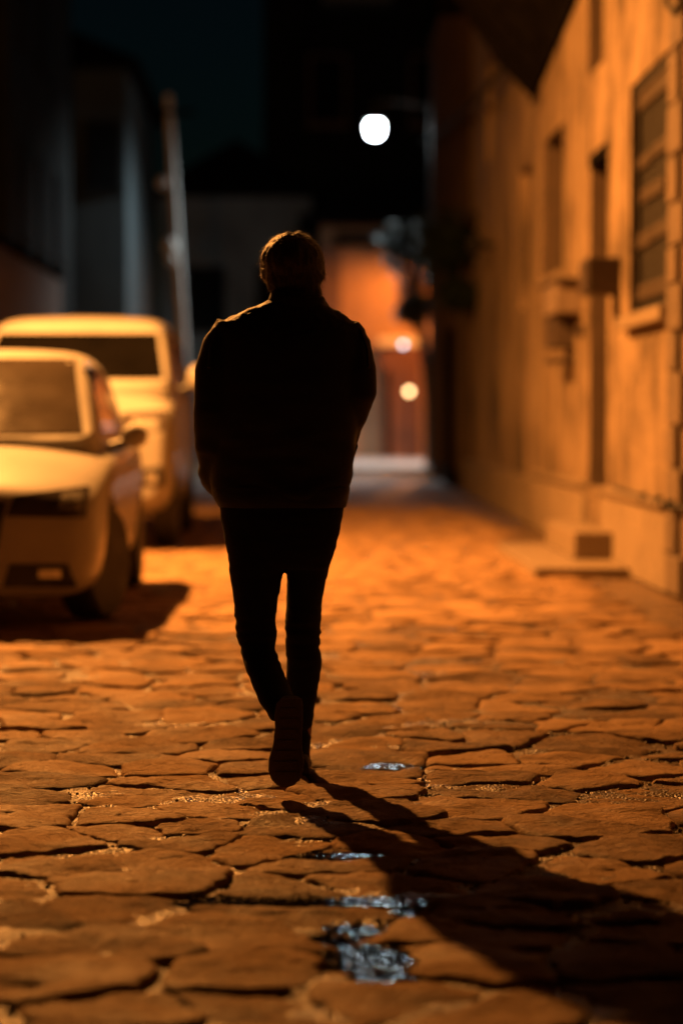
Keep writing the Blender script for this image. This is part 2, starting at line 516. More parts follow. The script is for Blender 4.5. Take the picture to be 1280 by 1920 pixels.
stones = []
pairj = {}
for r in range(nrow):
    for c in range(ncol):
        s = sites[r, c]
        poly = [(s[0]-.6, s[1]-.5), (s[0]+.6, s[1]-.5), (s[0]+.6, s[1]+.5), (s[0]-.6, s[1]+.5)]
        for dr in range(-3, 4):
            for dc in range(-3, 4):
                rr, cc = r + dr, c + dc
                if (dr or dc) and 0 <= rr < nrow and 0 <= cc < ncol:
                    q = sites[rr, cc]
                    dv = q - s; L = math.hypot(*dv)
                    if L < 1e-4: continue
                    key = tuple(sorted(((r, c), (rr, cc))))
                    if key not in pairj: pairj[key] = rng.choice([.0015, .002, .003, .005, .010])
                    poly = clip_poly(poly, s + dv * .5, dv / L, pairj[key])
                    if len(poly) < 3: break
            if len(poly) < 3: break
        if len(poly) < 3: continue
        area = .5 * abs(sum(poly[i][0]*poly[(i+1) % len(poly)][1] - poly[(i+1) % len(poly)][0]*poly[i][1] for i in range(len(poly))))
        if area < .012: continue
        if max(p[0] for p in poly) > 2.40 or min(p[0] for p in poly) < -3.4: continue
        y = s[1]
        lvl = rng.normal(0.0, .0034)
        tilt = (rng.normal(0, .014), rng.normal(0.0, .017))
        inview = abs(s[0] / y - .0176) < .155 and y > 4.55
        stones.append((poly, y, lvl, tilt, float(rng.uniform(0, 50)), inview, area / y**3))
order = sorted(range(len(stones)), key=lambda i: -(stones[i][6] if stones[i][5] else 0))
single = set(order[:300])
rest = MB()
for i, (poly, y, lvl, tilt, seed, inview, _) in enumerate(stones):
    v, f, c = stone_geo(poly, y if i in single or y > 12 else max(y, 11), lvl, tilt, seed)
    if i in single:
        me = mesh_from('paving_stone', v, f, True)
        me.set_sharp_from_angle(angle=R(55))
        link('paving_stone', me, M['stone'], street, (c[0], c[1], 0))
    else:
        rest.add(v, f)
me = mesh_from('paving_stone_field', rest.v, rest.f, True)
o = link('paving_stones', me, M['stone'], street)
o['kind'] = 'stuff'

# grit lying in the joints
grit = MB()
def pebble(x, y, z, r, seed):
    rr = random.Random(seed)
    v = []
    for (a, b, c) in [(1,0,0),(-1,0,0),(0,1,0),(0,-1,0),(0,0,1),(0,0,-1),(.7,.7,.4),(-.7,.7,.4),(.7,-.7,.4),(-.7,-.7,.4)]:
        k = r * rr.uniform(.7, 1.2)
        v.append((x + a*k, y + b*k, z + c*k*.8))
    f = [(0,6,4),(6,2,4),(2,7,4),(7,1,4),(1,9,4),(9,3,4),(3,8,4),(8,0,4),(0,6,5),(6,2,5),(2,7,5),(7,1,5),(1,9,5),(9,3,5),(3,8,5),(8,0,5)]
    grit.add(v, f)
near_polys = [(np.array(s[0])) for i, s in enumerate(stones) if s[1] < 9.5 and abs(s[0][0][0] / s[1]) < .24]
for P in near_polys:
    c = P.mean(0)
    for _ in range(16):
        k = random.randrange(len(P)); t = random.random()
        p = P[k] * (1-t) + P[(k+1) % len(P)] * t
        p = c + (p - c) * random.uniform(1.0, 1.09)
        r = random.choice([.002, .0025, .003, .004, .0055, .008])
        z = float(bed_height(np.array([p[0]]), np.array([p[1]]))[0])
        pebble(p[0], p[1], z + r * .3, r, random.random())
for (px, py, a, b, dep) in PUD[:4]:
    for _ in range(70):
        an = random.uniform(0, 2*math.pi); k = random.uniform(.7, 1.35)
        x = px + a*k*math.cos(an); y = py + b*k*math.sin(an); r = random.choice([.002, .003, .004, .006, .009])
        z = float(bed_height(np.array([x]), np.array([y]))[0])
        pebble(x, y, max(z, -.014) + r*.2, r, random.random())
g = grit.build('gravel', M['joint'])
tag(g, 'wet grit and small pebbles lying in the paving joints', None, None, 'stuff')

for i, (px, py, a, b, dep) in enumerate(PUD[:7]):
    n = 30
    ring = []
    for k in range(n):
        an = 2*math.pi*k/n
        w = 1.4 + .22 * math.sin(3*an + i) + .12 * math.sin(5*an + 2*i)
        ring.append((px + a*w*math.cos(an), py + b*w*math.sin(an), -.0110 if i in (2, 3, 4) else -.0145))
    me = mesh_from('puddle', ring, [tuple(range(n))])
    o = link('puddle', me, M['water'], None, (px, py, 0))
    tag(o, ('widest dark puddle with glints, nearest the camera', 'small glinting puddle just behind the widest one', 'long thin puddle along a paving joint', 'short puddle at the edge of the leg shadow', 'bright shining puddle right of the raised shoe', 'faint wet patch inside the body shadow', 'tiny wet hollow left of the widest puddle')[i], None, 'puddles in the paving', 'structure')

# ------------------------------------------------------------------ facades
def facade(lat, d0, d1, z0, z1, openings, depth, step=.5):
    """wall front at x=lat facing the street (-x), with reveals of the given depth round each opening (d0,d1,z0,z1)"""
    wall, revs = MB(), []
    yb = sorted(set([d0, d1] + [v for o in openings for v in o[:2]])); zb = sorted(set([z0, z1] + [v for o in openings for v in o[2:4]]))
    for a, b in zip(yb[:-1], yb[1:]):
        for c, e in zip(zb[:-1], zb[1:]):
            my, mz = (a+b)/2, (c+e)/2
            if any(o[0] < my < o[1] and o[2] < mz < o[3] for o in openings): continue
            wall.add([(lat, a, c), (lat, b, c), (lat, b, e), (lat, a, e)], [(0, 3, 2, 1)])
    for (a, b, c, e) in openings:
        X = lat + depth; rev = MB(); revs.append(rev)
        rev.add([(lat,a,c),(X,a,c),(X,a,e),(lat,a,e)], [(0,1,2,3)])
        rev.add([(lat,b,c),(X,b,c),(X,b,e),(lat,b,e)], [(0,3,2,1)])
        rev.add([(lat,a,e),(X,a,e),(X,b,e),(lat,b,e)], [(0,1,2,3)])
        rev.add([(lat,a,c),(X,a,c),(X,b,c),(lat,b,c)], [(0,3,2,1)])
    return wall, revs

W = 2.5
house = thing('stone_house', (W, 20, 0), 'ochre plastered house with barred window and recessed doorway along the street', 'house')
ops = [(16.3, 18.3, 1.93, 3.66), (19.6, 20.8, .58, 3.4), (19.95, 21.0, 4.1, 5.6), (22.9, 24.7, 2.55, 3.95)]
wall, rev = facade(W, 16.08, 25.0, 0, 9.0, ops, .45)
wall.add([(W, 25, 0), (9, 25, 0), (9, 25, 9), (W, 25, 9)], [(0,1,2,3)])
wall.add([(W, 16.08, 9), (W, 25, 9), (9, 25, 9), (9, 16.08, 9)], [(0,1,2,3)])
wall.build('wall', M['plaster'], house)
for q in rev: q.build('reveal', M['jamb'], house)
# rough stone section nearest the camera, slightly proud
quoin = MB()
z = 0; k = 0
nearw = MB().box(W - .02, 9, 5, 16.08, 0, 9.0).build('side_wall', M['rubble'], house)
random.seed(3)
while z < 6.5:
    h = random.uniform(.24, .38); ln = .42 if k % 2 else .62
    MB().box(W - .055 - random.uniform(0, .012), W + .1, 16.10 - ln, 16.07 + random.uniform(-.01, .01), z + .012, z + h - .006).build('stone', M['rubble'], house, bevel=.015)
    z += h; k += 1
# plinth with a capping ledge, broken by the doorway
for a, b in ((16.08, 19.55), (20.85, 25.0)):
    MB().box(W - .06, W + .02, a, b, 0, .56).build('plinth', M['plinth'], house, bevel=.012)
    MB().box(W - .095, W + .02, a, b, .562, .605).build('plinth_cap', M['step'], house, bevel=.01)
# barred window with shutter slats and planks
fr = MB()
wy0, wy1, wz0, wz1 = 16.3, 18.3, 1.93, 3.66
fr.box(W + .03, W + .10, wy0 + .002, wy0 + .07, wz0 + .002, wz1 - .002); fr.box(W + .03, W + .10, wy1 - .07, wy1 - .002, wz0 + .002, wz1 - .002)
fr.box(W + .03, W + .10, wy0 + .07, wy1 - .07, wz1 - .06, wz1 - .002); fr.box(W + .03, W + .10, wy0 + .07, wy1 - .07, wz0 + .002, wz0 + .05)
win = MB().box(W + .115, W + .15, wy0 + .003, wy1 - .003, wz0 + .003, wz1 - .003).build('window', M['shutter'], house)
fr.build('frame', M['ironwork'], win)
sm = None
for k in range(30):
    yy = wy0 + .09 + k * (wy1 - wy0 - .18) / 29
    if sm is None:
        o = MB().box(W + .075, W + .112, yy - .022, yy + .022, wz0 + .05, wz1 - .06).build('slat', M['shutter'], win, (W + .09, yy, wz0)); sm = o
    else:
        c = sm.copy(); col.objects.link(c); c.location = Vector((W + .09, yy, wz0)) - origin_of(win)
for (a, b, za, zb) in [(16.33, 18.27, 3.46, 3.595), (16.42, 17.55, 3.04, 3.14), (17.6, 18.27, 3.02, 3.12), (16.95, 18.12, 2.76, 2.87), (16.36, 17.5, 2.45, 2.56), (17.54, 18.27, 2.43, 2.55), (16.36, 18.26, 2.04, 2.16)]:
    h = (zb - za)
    for q in (0, 1):
        MB().box(W + .045 + .006*q, W + .074, a, b, za + q*h/2 + .003, za + (q+1)*h/2 - .003).build('plank', M['plank'], win, bevel=.004)
MB().box(W - .09, W + .05, wy0 - .12, wy1 + .10, wz0 - .10, wz0 - .002).build('sill', M['step'], house, bevel=.01)
# recessed door
door = MB().box(W + .42, W + .46, 19.603, 20.797, .583, 3.397).build('door', M['shutter'], house)
for k in range(5):
    MB().box(W + .40, W + .419, 19.64 + k*.23, 19.84 + k*.23, .62, 2.75).build('plank', M['shutter'], door)
MB().box(W + .30, W + .42, 19.603, 20.797, 2.80, 2.92).build('transom', M['timber'], door)
MB().box(W - .015, W + .40, 19.605, 20.795, 3.30, 3.397).build('lintel', M['timber'], house)
MB().box(W + .40, W + .43, 19.955, 20.995, 4.103, 5.597).build('window', M['shutter'], house)
w2 = MB().box(W + .40, W + .43, 22.905, 24.695, 2.553, 3.947).build('window', M['shutter'], house)
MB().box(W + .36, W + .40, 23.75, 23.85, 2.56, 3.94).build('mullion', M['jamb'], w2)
MB().box(W - .07, W + .05, 22.8, 24.8, 2.47, 2.548).build('sill', M['step'], house, bevel=.01)
# projecting upper storey on a coved timber bracket
for k in range(7):
    dd = 21.4 + k * .72; zl = 4.92 - (dd - 21.4) * .090
    q = MB()
    for yy in (dd, dd + .16):
        q.v += [(W - .003, yy, zl), (W - .003, yy, 5.80), (W - .86, yy, 5.80), (W - .86, yy, 5.62), (W - .40, yy, zl + .42)]
    q.f += [(0,1,2,3,4), (9,8,7,6,5)] + [(i, (i+1) % 5, 5 + (i+1) % 5, 5 + i) for i in range(5)]
    q.build('bracket', M['timber'], house)
q = MB()
for xx in (W - .045, W - .004):
    q.v += [(xx, 21.38, 4.93), (xx, 25.9, 4.50), (xx, 25.9, 5.80), (xx, 21.38, 5.80)]
q.f += [(0,1,2,3), (7,6,5,4), (0,4,5,1), (1,5,6,2), (2,6,7,3), (3,7,4,0)]
q.build('dark_fill_board', M['timber'], house)  # added black sheet, its colour standing in for the unlit shape below the jetty
MB().box(W - .90, W - .003, 20.0, 28.2, 5.805, 5.93).build('jetty_beam', M['timber'], house)
up = MB().box(W - .86, W - .004, 20.05, 28.15, 5.935, 8.9).build('upper_storey', M['plaster'], house)
MB().box(W - .875, W - .858, 21.6, 22.6, 6.7, 8.1).build('window', M['shutter'], up)
MB().box(W - .875, W - .858, 24.6, 25.6, 6.7, 8.1).build('window', M['shutter'], up)

# door steps
st = thing('door_step', (2.2, 19.6, 0), 'worn stone door step block on a thin slab below the recessed doorway', 'step')
MB().box(2.14, W - .065, 18.76, 20.9, .065, .275).build('block', M['step'], st, bevel=.012)
MB().box(1.74, W - .065, 17.75, 21.2, -.02, .06).build('slab', M['step'], st, bevel=.012)

# boxes on the wall
bx = thing('meter_box', (W - .12, 19.0, 2.2), 'dark brown meter box on the wall between doorway and barred window', 'meter box')
MB().box(W - .26, W - .002, 18.78, 19.3, 2.13, 2.41).build('case', M['metal_box'], bx, bevel=.01)
MB().box(W - .275, W - .262, 18.82, 19.26, 2.16, 2.38).build('lid', M['metal_box'], bx, bevel=.004)
MB().tube([(W - .03, 18.86, 2.128), (W - .03, 18.86, 1.9)], .022, 10).build('conduit', M['metal_box'], bx)
bx = thing('cable_box', (W - .1, 21.9, 2.2), 'pale electric cabinet with stacked lower case beyond the doorway', 'meter box')
MB().box(W - .23, W - .002, 21.4, 22.5, 2.09, 2.36).build('case', M['grey_box'], bx, bevel=.012)
MB().box(W - .25, W - .002, 21.35, 22.55, 2.362, 2.40).build('cap', M['metal_box'], bx, bevel=.008)
MB().box(W - .20, W - .002, 21.9, 22.6, 1.80, 2.088).build('lower_case', M['metal_box'], bx, bevel=.012)
MB().box(W - .21, W - .002, 21.88, 22.62, 1.66, 1.70).build('bracket', M['metal_box'], bx, bevel=.008)
bx = thing('switch_box', (W - .03, 21.2, 1.9), 'tiny brown switch box on the wall just right of the pale electric cabinet', 'switch box')
MB().box(W - .05, W - .002, 21.2, 21.45, 1.88, 1.98).build('case', M['metal_box'], bx, bevel=.006)
MB().box(W - .06, W - .051, 21.22, 21.43, 1.9, 1.96).build('lid', M['metal_box'], bx, bevel=.003)
# pipe along the plinth with clamps
pp = thing('wall_pipe', (W - .11, 17.2, .63), 'thin dark pipe clipped along the plinth below the barred window', 'pipe')
MB().tube([(W - .075, 14.5, .60), (W - .075, 16.05, .60), (W - .075, 18.6, .63)], .014, 8).build('run', M['cable'], pp)
for yy in (15.75, 16.3, 17.0):
    MB().box(W - .098, W - .052, yy - .025, yy + .025, .565, .64).build('clamp', M['cable'], pp)

# next facade
h2 = thing('plaster_house', (2.6, 31, 0), 'grey plastered house dimming away beyond the timber jetty', 'house')
wl_, rv = facade(2.58, 25.02, 36.3, 0, 8.3, [(27.0, 28.3, 2.4, 4.0), (32.2, 33.4, 4.6, 6.0)], .3)
wl_.add([(2.58, 36.3, 0), (9, 36.3, 0), (9, 36.3, 8.3), (2.58, 36.3, 8.3)], [(0,1,2,3)])
wl_.add([(2.58, 25.02, 8.3), (2.58, 36.3, 8.3), (9, 36.3, 8.3), (9, 25.02, 8.3)], [(0,1,2,3)])
wl_.build('wall', M['plaster_far'], h2)
for q in rv: q.build('reveal', M['plaster_far'], h2)
MB().box(2.83, 2.87, 27.003, 28.297, 2.403, 3.997).build('window', M['plaster_far'], h2)
MB().box(2.83, 2.87, 32.203, 33.397, 4.603, 5.997).build('window', M['shutter'], h2)
MB().box(2.48, 2.6, 25.03, 36.3, 0, .5).build('plinth', M['plinth'], h2, bevel=.01)
MB().box(2.15, 2.6, 25.03, 36.4, 8.0, 8.15).build('eave', M['timber'], h2)

h3 = thing('timber_house', (2.55, 41, 0), 'dark timber fronted house in deep shade past the grey plaster', 'house')
MB().box(2.55, 9, 36.32, 47.0, 0, 8.6).build('wall', M['house_brown'], h3)
for k in range(12):
    MB().box(2.51, 2.549, 36.4 + k*.87, 36.47 + k*.87, .3, 8.3).build('batten', M['house_brown'], h3)
MB().box(2.49, 2.549, 39.2, 41.2, .0, 2.6).build('gate', M['timber'], h3)
MB().box(2.35, 2.549, 36.3, 46.9, 8.4, 8.55).build('eave', M['timber'], h3)

for i, (yy, zz) in enumerate(((34.9, 4.05), (31.9, 3.42))):
    br = thing('wall_bracket', (2.5, yy, zz), ('black cable bracket higher on the dim plaster wall' if i == 0 else 'black cable bracket lower and nearer on the dim plaster wall'), 'bracket', 'cable brackets on the plaster wall')
    MB().box(2.33, 2.579, yy - .06, yy + .06, zz - .04, zz + .04).build('arm', M['cable'], br)
    MB().ball((2.32, yy, zz), .10, .13, .14).build('insulator', M['cable'], br, smooth=True)
cb = MB()
A, B = Vector((2.40, 28.5, 5.25)), Vector((2.36, 46.0, 6.35))
cb.tube([A.lerp(B, t) - Vector((0, 0, 1.0 * 4 * t * (1-t) * .12)) for t in [i / 16 for i in range(17)]], .035, 8)
o = cb.build('cable', M['cable']); tag(o, 'thick dark cable bundle slung along the dim plaster wall', 'cable')
cb = MB()
cb.tube([(2.40, 14.9, 4.3), (2.41, 15.2, 3.98), (2.42, 15.5, 3.80), (2.43, 15.7, 3.78), (2.43, 15.95, 3.86), (2.44, 16.3, 4.1)], .018, 8)
o = cb.build('cable', M['cable']); tag(o, 'black cable loop hanging at the top corner above the barred window', 'cable')

# ------------------------------------------------------------------ left side
lw = thing('garden_wall', (-4.45, 24, 0), 'long brown brick boundary wall behind the parked vehicles', 'wall')
MB().box(-4.6, -4.3, 4, 44, 0, 3.62).build('wall', M['wall_dark'], lw)
for k in range(50):
    MB().box(-4.66, -4.22, 4 + k*.8 + .006, 4 + (k+1)*.8 - .006, 3.622, 3.72).build('coping', M['timber'], lw, bevel=.01)

def simple_house(name, label, x0, x1, y0, y1, h, mat, wins, facing, wmat, cat='house', eave=.3):
    t = thing(name, ((x0+x1)/2, (y0+y1)/2, 0), label, cat)
    MB().box(x0, x1, y0, y1, 0, h).build('wall', mat, t)
    MB().box(x0 - eave, x1 + eave, y0 - eave, y1 + eave, h + .003, h + .18).build('eave', M['timber'], t)
    rr = MB()
    rr.add([(x0-eave, y0-eave, h+.183), (x1+eave, y0-eave, h+.183), (x1+eave, y1+eave, h+.183), (x0-eave, y1+eave, h+.183), ((x0+x1)/2, y0+1, h+1.6), ((x0+x1)/2, y1-1, h+1.6)],
           [(0,1,4),(1,2,5,4),(2,3,5),(3,0,4,5),(0,3,2,1)])
    rr.build('roof', M['timber'], t)
    for (u, z, w_, hh) in wins:
        if facing == 'front':
            f = MB().box(u, u + w_, y0 - .05, y0 - .003, z, z + hh).build('window', wmat, t)
            MB().box(u + .08, u + w_ - .08, y0 - .06, y0 - .051, z + .08, z + hh - .08).build('pane', M['pane'], f)
            MB().box(u - .08, u + w_ + .08, y0 - .12, y0 - .003, z - .1, z - .003).build('sill', wmat, f)
        else:
            f = MB().box(x1 + .003, x1 + .05, u, u + w_, z, z + hh).build('window', wmat, t)
            MB().box(x1 + .051, x1 + .06, u + .08, u + w_ - .08, z + .08, z + hh - .08).build('pane', M['pane'], f)
            MB().box(x1 + .003, x1 + .12, u - .08, u + w_ + .08, z - .1, z - .003).build('sill', wmat, f)
    return t

simple_house('town_house', 'dark three storey house looming behind the boundary wall', -12, -4.75, 40, 51, 10.5, M['house_dark'],
             [(41.5, 4.2, 1.2, 1.7), (44.5, 4.2, 1.2, 1.7), (47.5, 4.2, 1.2, 1.7), (41.5, 7.5, 1.2, 1.7), (44.5, 7.5, 1.2, 1.7)], 'side', M['house_dark'])
simple_house('town_house', 'grey teal lit house beside the pale utility pole', -9, -3.7, 52.5, 63, 8.6, M['house_teal'],
             [(-6.2, 3.6, 1.1, 1.6), (-8.3, 3.6, 1.1, 1.6), (-6.2, 6.2, 1.1, 1.5), (-4.6, 6.0, .8, 1.5)], 'front', M['house_dark'])
simple_house('town_house', 'pale grey house end showing left of the walking man\'s head', -3.6, .35, 63, 72, 6.8, M['house_pale'],
             [(-2.9, 3.4, 1.0, 1.6), (-1.1, 3.3, 1.2, 1.7), (-2.3, .0, 1.1, 2.2)], 'front', M['house_dark'])
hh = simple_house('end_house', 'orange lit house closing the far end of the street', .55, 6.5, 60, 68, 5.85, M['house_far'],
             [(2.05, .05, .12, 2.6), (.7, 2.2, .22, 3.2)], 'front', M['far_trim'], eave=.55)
t = simple_house('tall_house', 'tall dark house with a balcony high above the far end', -1.0, 5.5, 70, 80, 15.0, M['house_dark'],
             [(0.3, 9.5, 1.1, 2.0), (3.2, 9.5, 1.1, 2.0)], 'front', M['far_trim'])
bl = MB().box(.7, 2.6, 68.6, 69.99, 12.6, 12.8).build('balcony', M['house_teal'], t)
for k in range(12):
    MB().box(.74 + k*.165, .78 + k*.165, 68.62, 68.66, 12.803, 13.6).build('baluster', M['pole'], bl)
MB().box(.7, 2.6, 68.6, 68.68, 13.603, 13.7).build('rail', M['pole'], bl)

MB().box(.50, 1.03, 59.4, 59.996, 0, 5.3).build('timber_bay', M['far_trim'], hh)
MB().box(2.02, 2.98, 59.5, 59.996, .1, 2.78).build('lower_wall', M['far_red'], hh)
MB().box(2.12, 2.24, 59.44, 59.497, .1, 2.3).build('door', M['timber'], hh)
MB().box(.9, 3.2, 59.2, 59.996, 5.35, 5.6).build('beam', M['timber'], hh)
pv = MB().box(.55, 4.6, 49.5, 59.9, -.03, .10).build('pavement', M['pave'], None, bevel=.02)
tag(pv, 'pale raised pavement lit white at the far end of the street', None, None, 'structure')
cn = thing('door_canopy', (2.2, 59.3, 2.9), 'white sheet metal canopy over the far doorway', 'canopy')
MB().add([(1.95, 59.98, 3.08), (2.98, 59.98, 3.08), (2.98, 59.45, 2.90), (1.95, 59.45, 2.90), (1.95, 59.98, 3.04), (2.98, 59.98, 3.04), (2.98, 59.45, 2.86), (1.95, 59.45, 2.86)],
         [(0,1,2,3),(7,6,5,4),(0,3,7,4),(1,5,6,2),(3,2,6,7),(0,4,5,1)]).build('roof_sheet', M['canopy'], cn)
for x in (2.0, 2.93):
    MB().tube([(x, 59.95, 2.6), (x, 59.5, 2.86)], .02, 8).build('strut', M['lamp_metal'], cn)
pl = thing('porch_lamp', (2.62, 57.5, 1.72), 'small warm glowing lamp on a post below the white canopy', 'lamp')
MB().ball((2.62, 57.5, 1.72), .07, n=14).build('bulb', M['bulb_small'], pl, smooth=True)
MB().tube([(2.62, 57.5, .10), (2.62, 57.5, 1.64)], .03, 10).build('post', M['lamp_metal'], pl)

cl_ = thing('bulkhead_lamp', (2.52, 58.5, 2.88), 'small cool white lamp hanging at the canopy edge', 'lamp')
MB().ball((2.52, 58.5, 2.86), .05, n=12, m=8).build('bulb', M['bulb_cool'], cl_, smooth=True)
MB().box(2.44, 2.60, 58.46, 58.54, 2.92, 2.97).build('housing', M['lamp_metal'], cl_)
# utility pole
up_ = thing('utility_pole', (-2.4, 49, 0), 'pale leaning utility pole with small fittings beyond the van', 'pole')
MB().tube([(-2.25, 49, 0), (-2.33, 49, 2.7), (-2.62, 49, 7.6)], [.10, .09, .075], 14).build('shaft', M['pole'], up_, smooth=True)
for (x, z, r) in ((-2.73, 5.82, .12), (-2.58, 4.55, .15), (-2.56, 4.28, .10)):
    MB().ball((x, 48.86, z), r, r, r * 1.15).build('insulator', M['pole'], up_, smooth=True)
MB().box(-3.1, -2.1, 48.9, 49.0, 7.2, 7.3).build('crossarm', M['timber'], up_)

# ------------------------------------------------------------------ lamps
def street_lamp(base, head, label, bulbmat, kind='lens'):
    t = thing('street_lamp', base, label, 'street lamp')
    bx_, by_, _ = base; hx, hy, hz = head
    MB().tube([(bx_, by_, 0), (bx_, by_, 1.2), (bx_, by_, hz + .55)], [.085, .07, .05], 14).build('post', M['lamp_metal'], t, smooth=True)
    pts = [(bx_ + (hx-bx_)*s, by_ + (hy-by_)*s, hz + .5 + .12*math.sin(math.pi*s*.5) - (.0 if s < 1 else .02)) for s in (0, .25, .5, .75, 1)]
    MB().tube(pts, .03, 10).build('arm', M['lamp_metal'], t, smooth=True)
    if kind == 'globe':
        MB().lathe((hx, hy, hz), [(.06, .60), (.07, .32), (.22, .19), (.21, .16), (.06, .157)], n=24).build('cap', M['lamp_metal'], t, smooth=True)
        MB().lathe((hx, hy, hz), [(.02, -.155), (.09, -.142), (.138, -.095), (.158, 0), (.162, .085), (.142, .148), (.02, .15)], n=24).build('globe', bulbmat, t, smooth=True)
        ld = bpy.data.lights.new('lamp_light', 'SPOT'); ld.energy = 2500; ld.color = COOL; ld.spot_size = R(140); ld.spot_blend = .6; ld.shadow_soft_size = .08
        lo = bpy.data.objects.new('lamp_light', ld); col.objects.link(lo); lo.parent = t; lo.location = Vector((hx, hy, hz - .30)) - origin_of(t)
        lo.rotation_euler = Vector((-.50, .0, -.86)).to_track_quat('-Z', 'Y').to_euler()
    else:
        MB().lathe((hx, hy, hz), [(.05, .58), (.09, .34), (.24, .20), (.34, -.03), (.335, -.03), (.235, .19), (.05, .205)], n=28).build('shade', M['lamp_metal'], t, smooth=True)
        if kind == 'ball':
            MB().ball((hx, hy, hz), .07, n=14, m=8).build('bulb', bulbmat, t, smooth=True)
        else:                                           # flat lens under the shade, its light leaving downwards
            MB().lathe((hx, hy, hz), [(r_b, .0), (r_b, .02), (r_b*.8, .05), (.02, .07)], n=28).build('lens', bulbmat, t)
            ld = bpy.data.lights.new('lamp_light', 'AREA'); ld.shape = 'DISK'; ld.size = r_b * 2
            ld.energy = LAMP_INT * math.pi; ld.color = SODIUM
            lo = bpy.data.objects.new('lamp_light', ld); col.objects.link(lo); lo.parent = t
            lo.location = Vector((hx, hy, hz - .006)) - origin_of(t)
            lp = bpy.data.lights.new('lamp_side_light', 'POINT'); lp.energy = 190 * 4 * math.pi; lp.color = SODIUM; lp.shadow_soft_size = .07
            lo = bpy.data.objects.new('lamp_side_light', lp); col.objects.link(lo); lo.parent = t
            lo.location = Vector((hx, hy, hz - .12)) - origin_of(t)
    return t
street_lamp((-4.8, 18.6, 0), LAMP_POS, 'orange sodium street lamp on a post by the boundary wall, over the parked van', M['bulb'])
street_lamp((2.85, 52.0, 0), WHITE_POS, 'glowing cool white street lamp high at the far end', M['globe'], 'globe')
street_lamp((4.6, 58.0, 0), FAR_POS, 'orange street lamp hidden round the corner by the end house', M['bulb_far'], 'ball')

# ------------------------------------------------------------------ tree at the far end
def leaf_cloud(cs, n, size, seed):
    r_ = random.Random(seed); mb = MB()
    for _ in range(n):
        c = r_.choice(cs)
        while True:
            p = Vector((r_.uniform(-1, 1), r_.uniform(-1, 1), r_.uniform(-1, 1)))
            if p.length < 1: break
        p = Vector((c[0] + p.x*c[3], c[1] + p.y*c[3], c[2] + p.z*c[3]*.8))
        u = Vector((r_.gauss(0,1), r_.gauss(0,1), r_.gauss(0,1))).normalized(); w = u.orthogonal().normalized()
        s = size * r_.uniform(.6, 1.3)
        mb.add([p - u*s, p + w*s*.45, p + u*s, p - w*s*.45], [(0,1,2,3)])
    return mb
tr = thing('leafy_tree', (2.75, 50.2, 0), 'dark leafy tree standing below the white lamp', 'tree')
MB().tube([(2.75, 50.2, 0), (2.7, 50.2, 1.6), (2.5, 50.1, 3.2), (2.3, 50.0, 4.6)], [.13, .11, .08, .03], 10).build('trunk', M['bark'], tr, smooth=True)
for (a, b) in (((2.6, 50.2, 2.4), (1.95, 50.0, 4.3)), ((2.5, 50.1, 3.2), (3.2, 50.3, 4.6)), ((2.65, 50.2, 2.0), (2.4, 49.6, 3.6))):
    MB().tube([a, Vector(a).lerp(Vector(b), .5) + Vector((0, 0, .12)), b], [.06, .045, .02], 8).build('limb', M['bark'], tr, smooth=True)
leaf_cloud([(2.0, 50.0, 4.8, .42), (2.25, 50.0, 4.35, .5), (2.5, 50.1, 3.75, .5), (2.35, 49.8, 3.3, .40), (2.9, 50.3, 4.3, .6), (2.7, 50, 4.9, .5)], 2600, .085, 5).build('crown', M['leaf'], tr)
iv = thing('climbing_ivy', (2.5, 36.8, 3.4), 'dark climbing plant hanging where grey plaster meets timber house', 'plant')
MB().tube([(2.50, 36.3, 0), (2.47, 36.6, 1.8), (2.45, 36.2, 3.6), (2.45, 37.4, 4.4)], [.05, .045, .03, .015], 8).build('stem', M['bark'], iv, smooth=True)
leaf_cloud([(2.42, 35.6, 3.7, .36), (2.40, 36.6, 3.9, .45), (2.36, 37.8, 3.7, .55), (2.36, 39.0, 4.1, .6), (2.40, 36.4, 3.0, .36), (2.42, 35.2, 2.9, .25)], 2400, .07, 9).build('foliage', M['leaf'], iv)

# ------------------------------------------------------------------ vehicles
def bvh_of(me):
    return BVHTree.FromPolygons([v.co.copy() for v in me.vertices], [tuple(p.vertices) for p in me.polygons])

def panel(bvh, quad, axis, origin, off, nu=10, nv=6, thick=.02, power=None):
    """grid between 4 corners (a,b,c,d given in the plane across the axis), shot at the body, set proud by off"""
    mb = MB()
    P = []
    d = Vector(axis)
    for j in range(nv + 1):
        for i in range(nu + 1):
            u, v = i / nu, j / nv
            a, b, c, e = [Vector(q) for q in quad]
            q = (a*(1-u) + b*u)*(1-v) + (e*(1-u) + c*u)*v
            h = bvh.ray_cast(q, d, 8)
            P.append((h[0] + h[1] * off) if h[0] is not None and h[1].dot(d) < .2 else None)
    ok = lambda *k: all(P[x] is not None for x in k)
    idx = {}; v = []; f = []
    for i, p in enumerate(P):
        if p is not None: idx[i] = len(v); v.append(p)
    for j in range(nv):
        for i in range(nu):
            k = j*(nu+1) + i
            if ok(k, k+1, k+nu+2, k+nu+1):
                f.append((idx[k], idx[k+1], idx[k+nu+2], idx[k+nu+1]))
    bm = bmesh.new()
    bv = [bm.verts.new(p) for p in v]
    for q in f: bm.faces.new([bv[i] for i in q])
    bmesh.ops.recalc_face_normals(bm, faces=bm.faces)
    s = sum((fc.normal.dot(d) * fc.calc_area() for fc in bm.faces), 0.0)
    if s > 0: bmesh.ops.reverse_faces(bm, faces=bm.faces)
    geom = bmesh.ops.solidify(bm, geom=list(bm.faces), thickness=thick)
    me = bpy.data.meshes.new('panel'); bm.to_mesh(me); bm.free(); me.shade_smooth(); me.set_sharp_from_angle(angle=R(50))
    return me

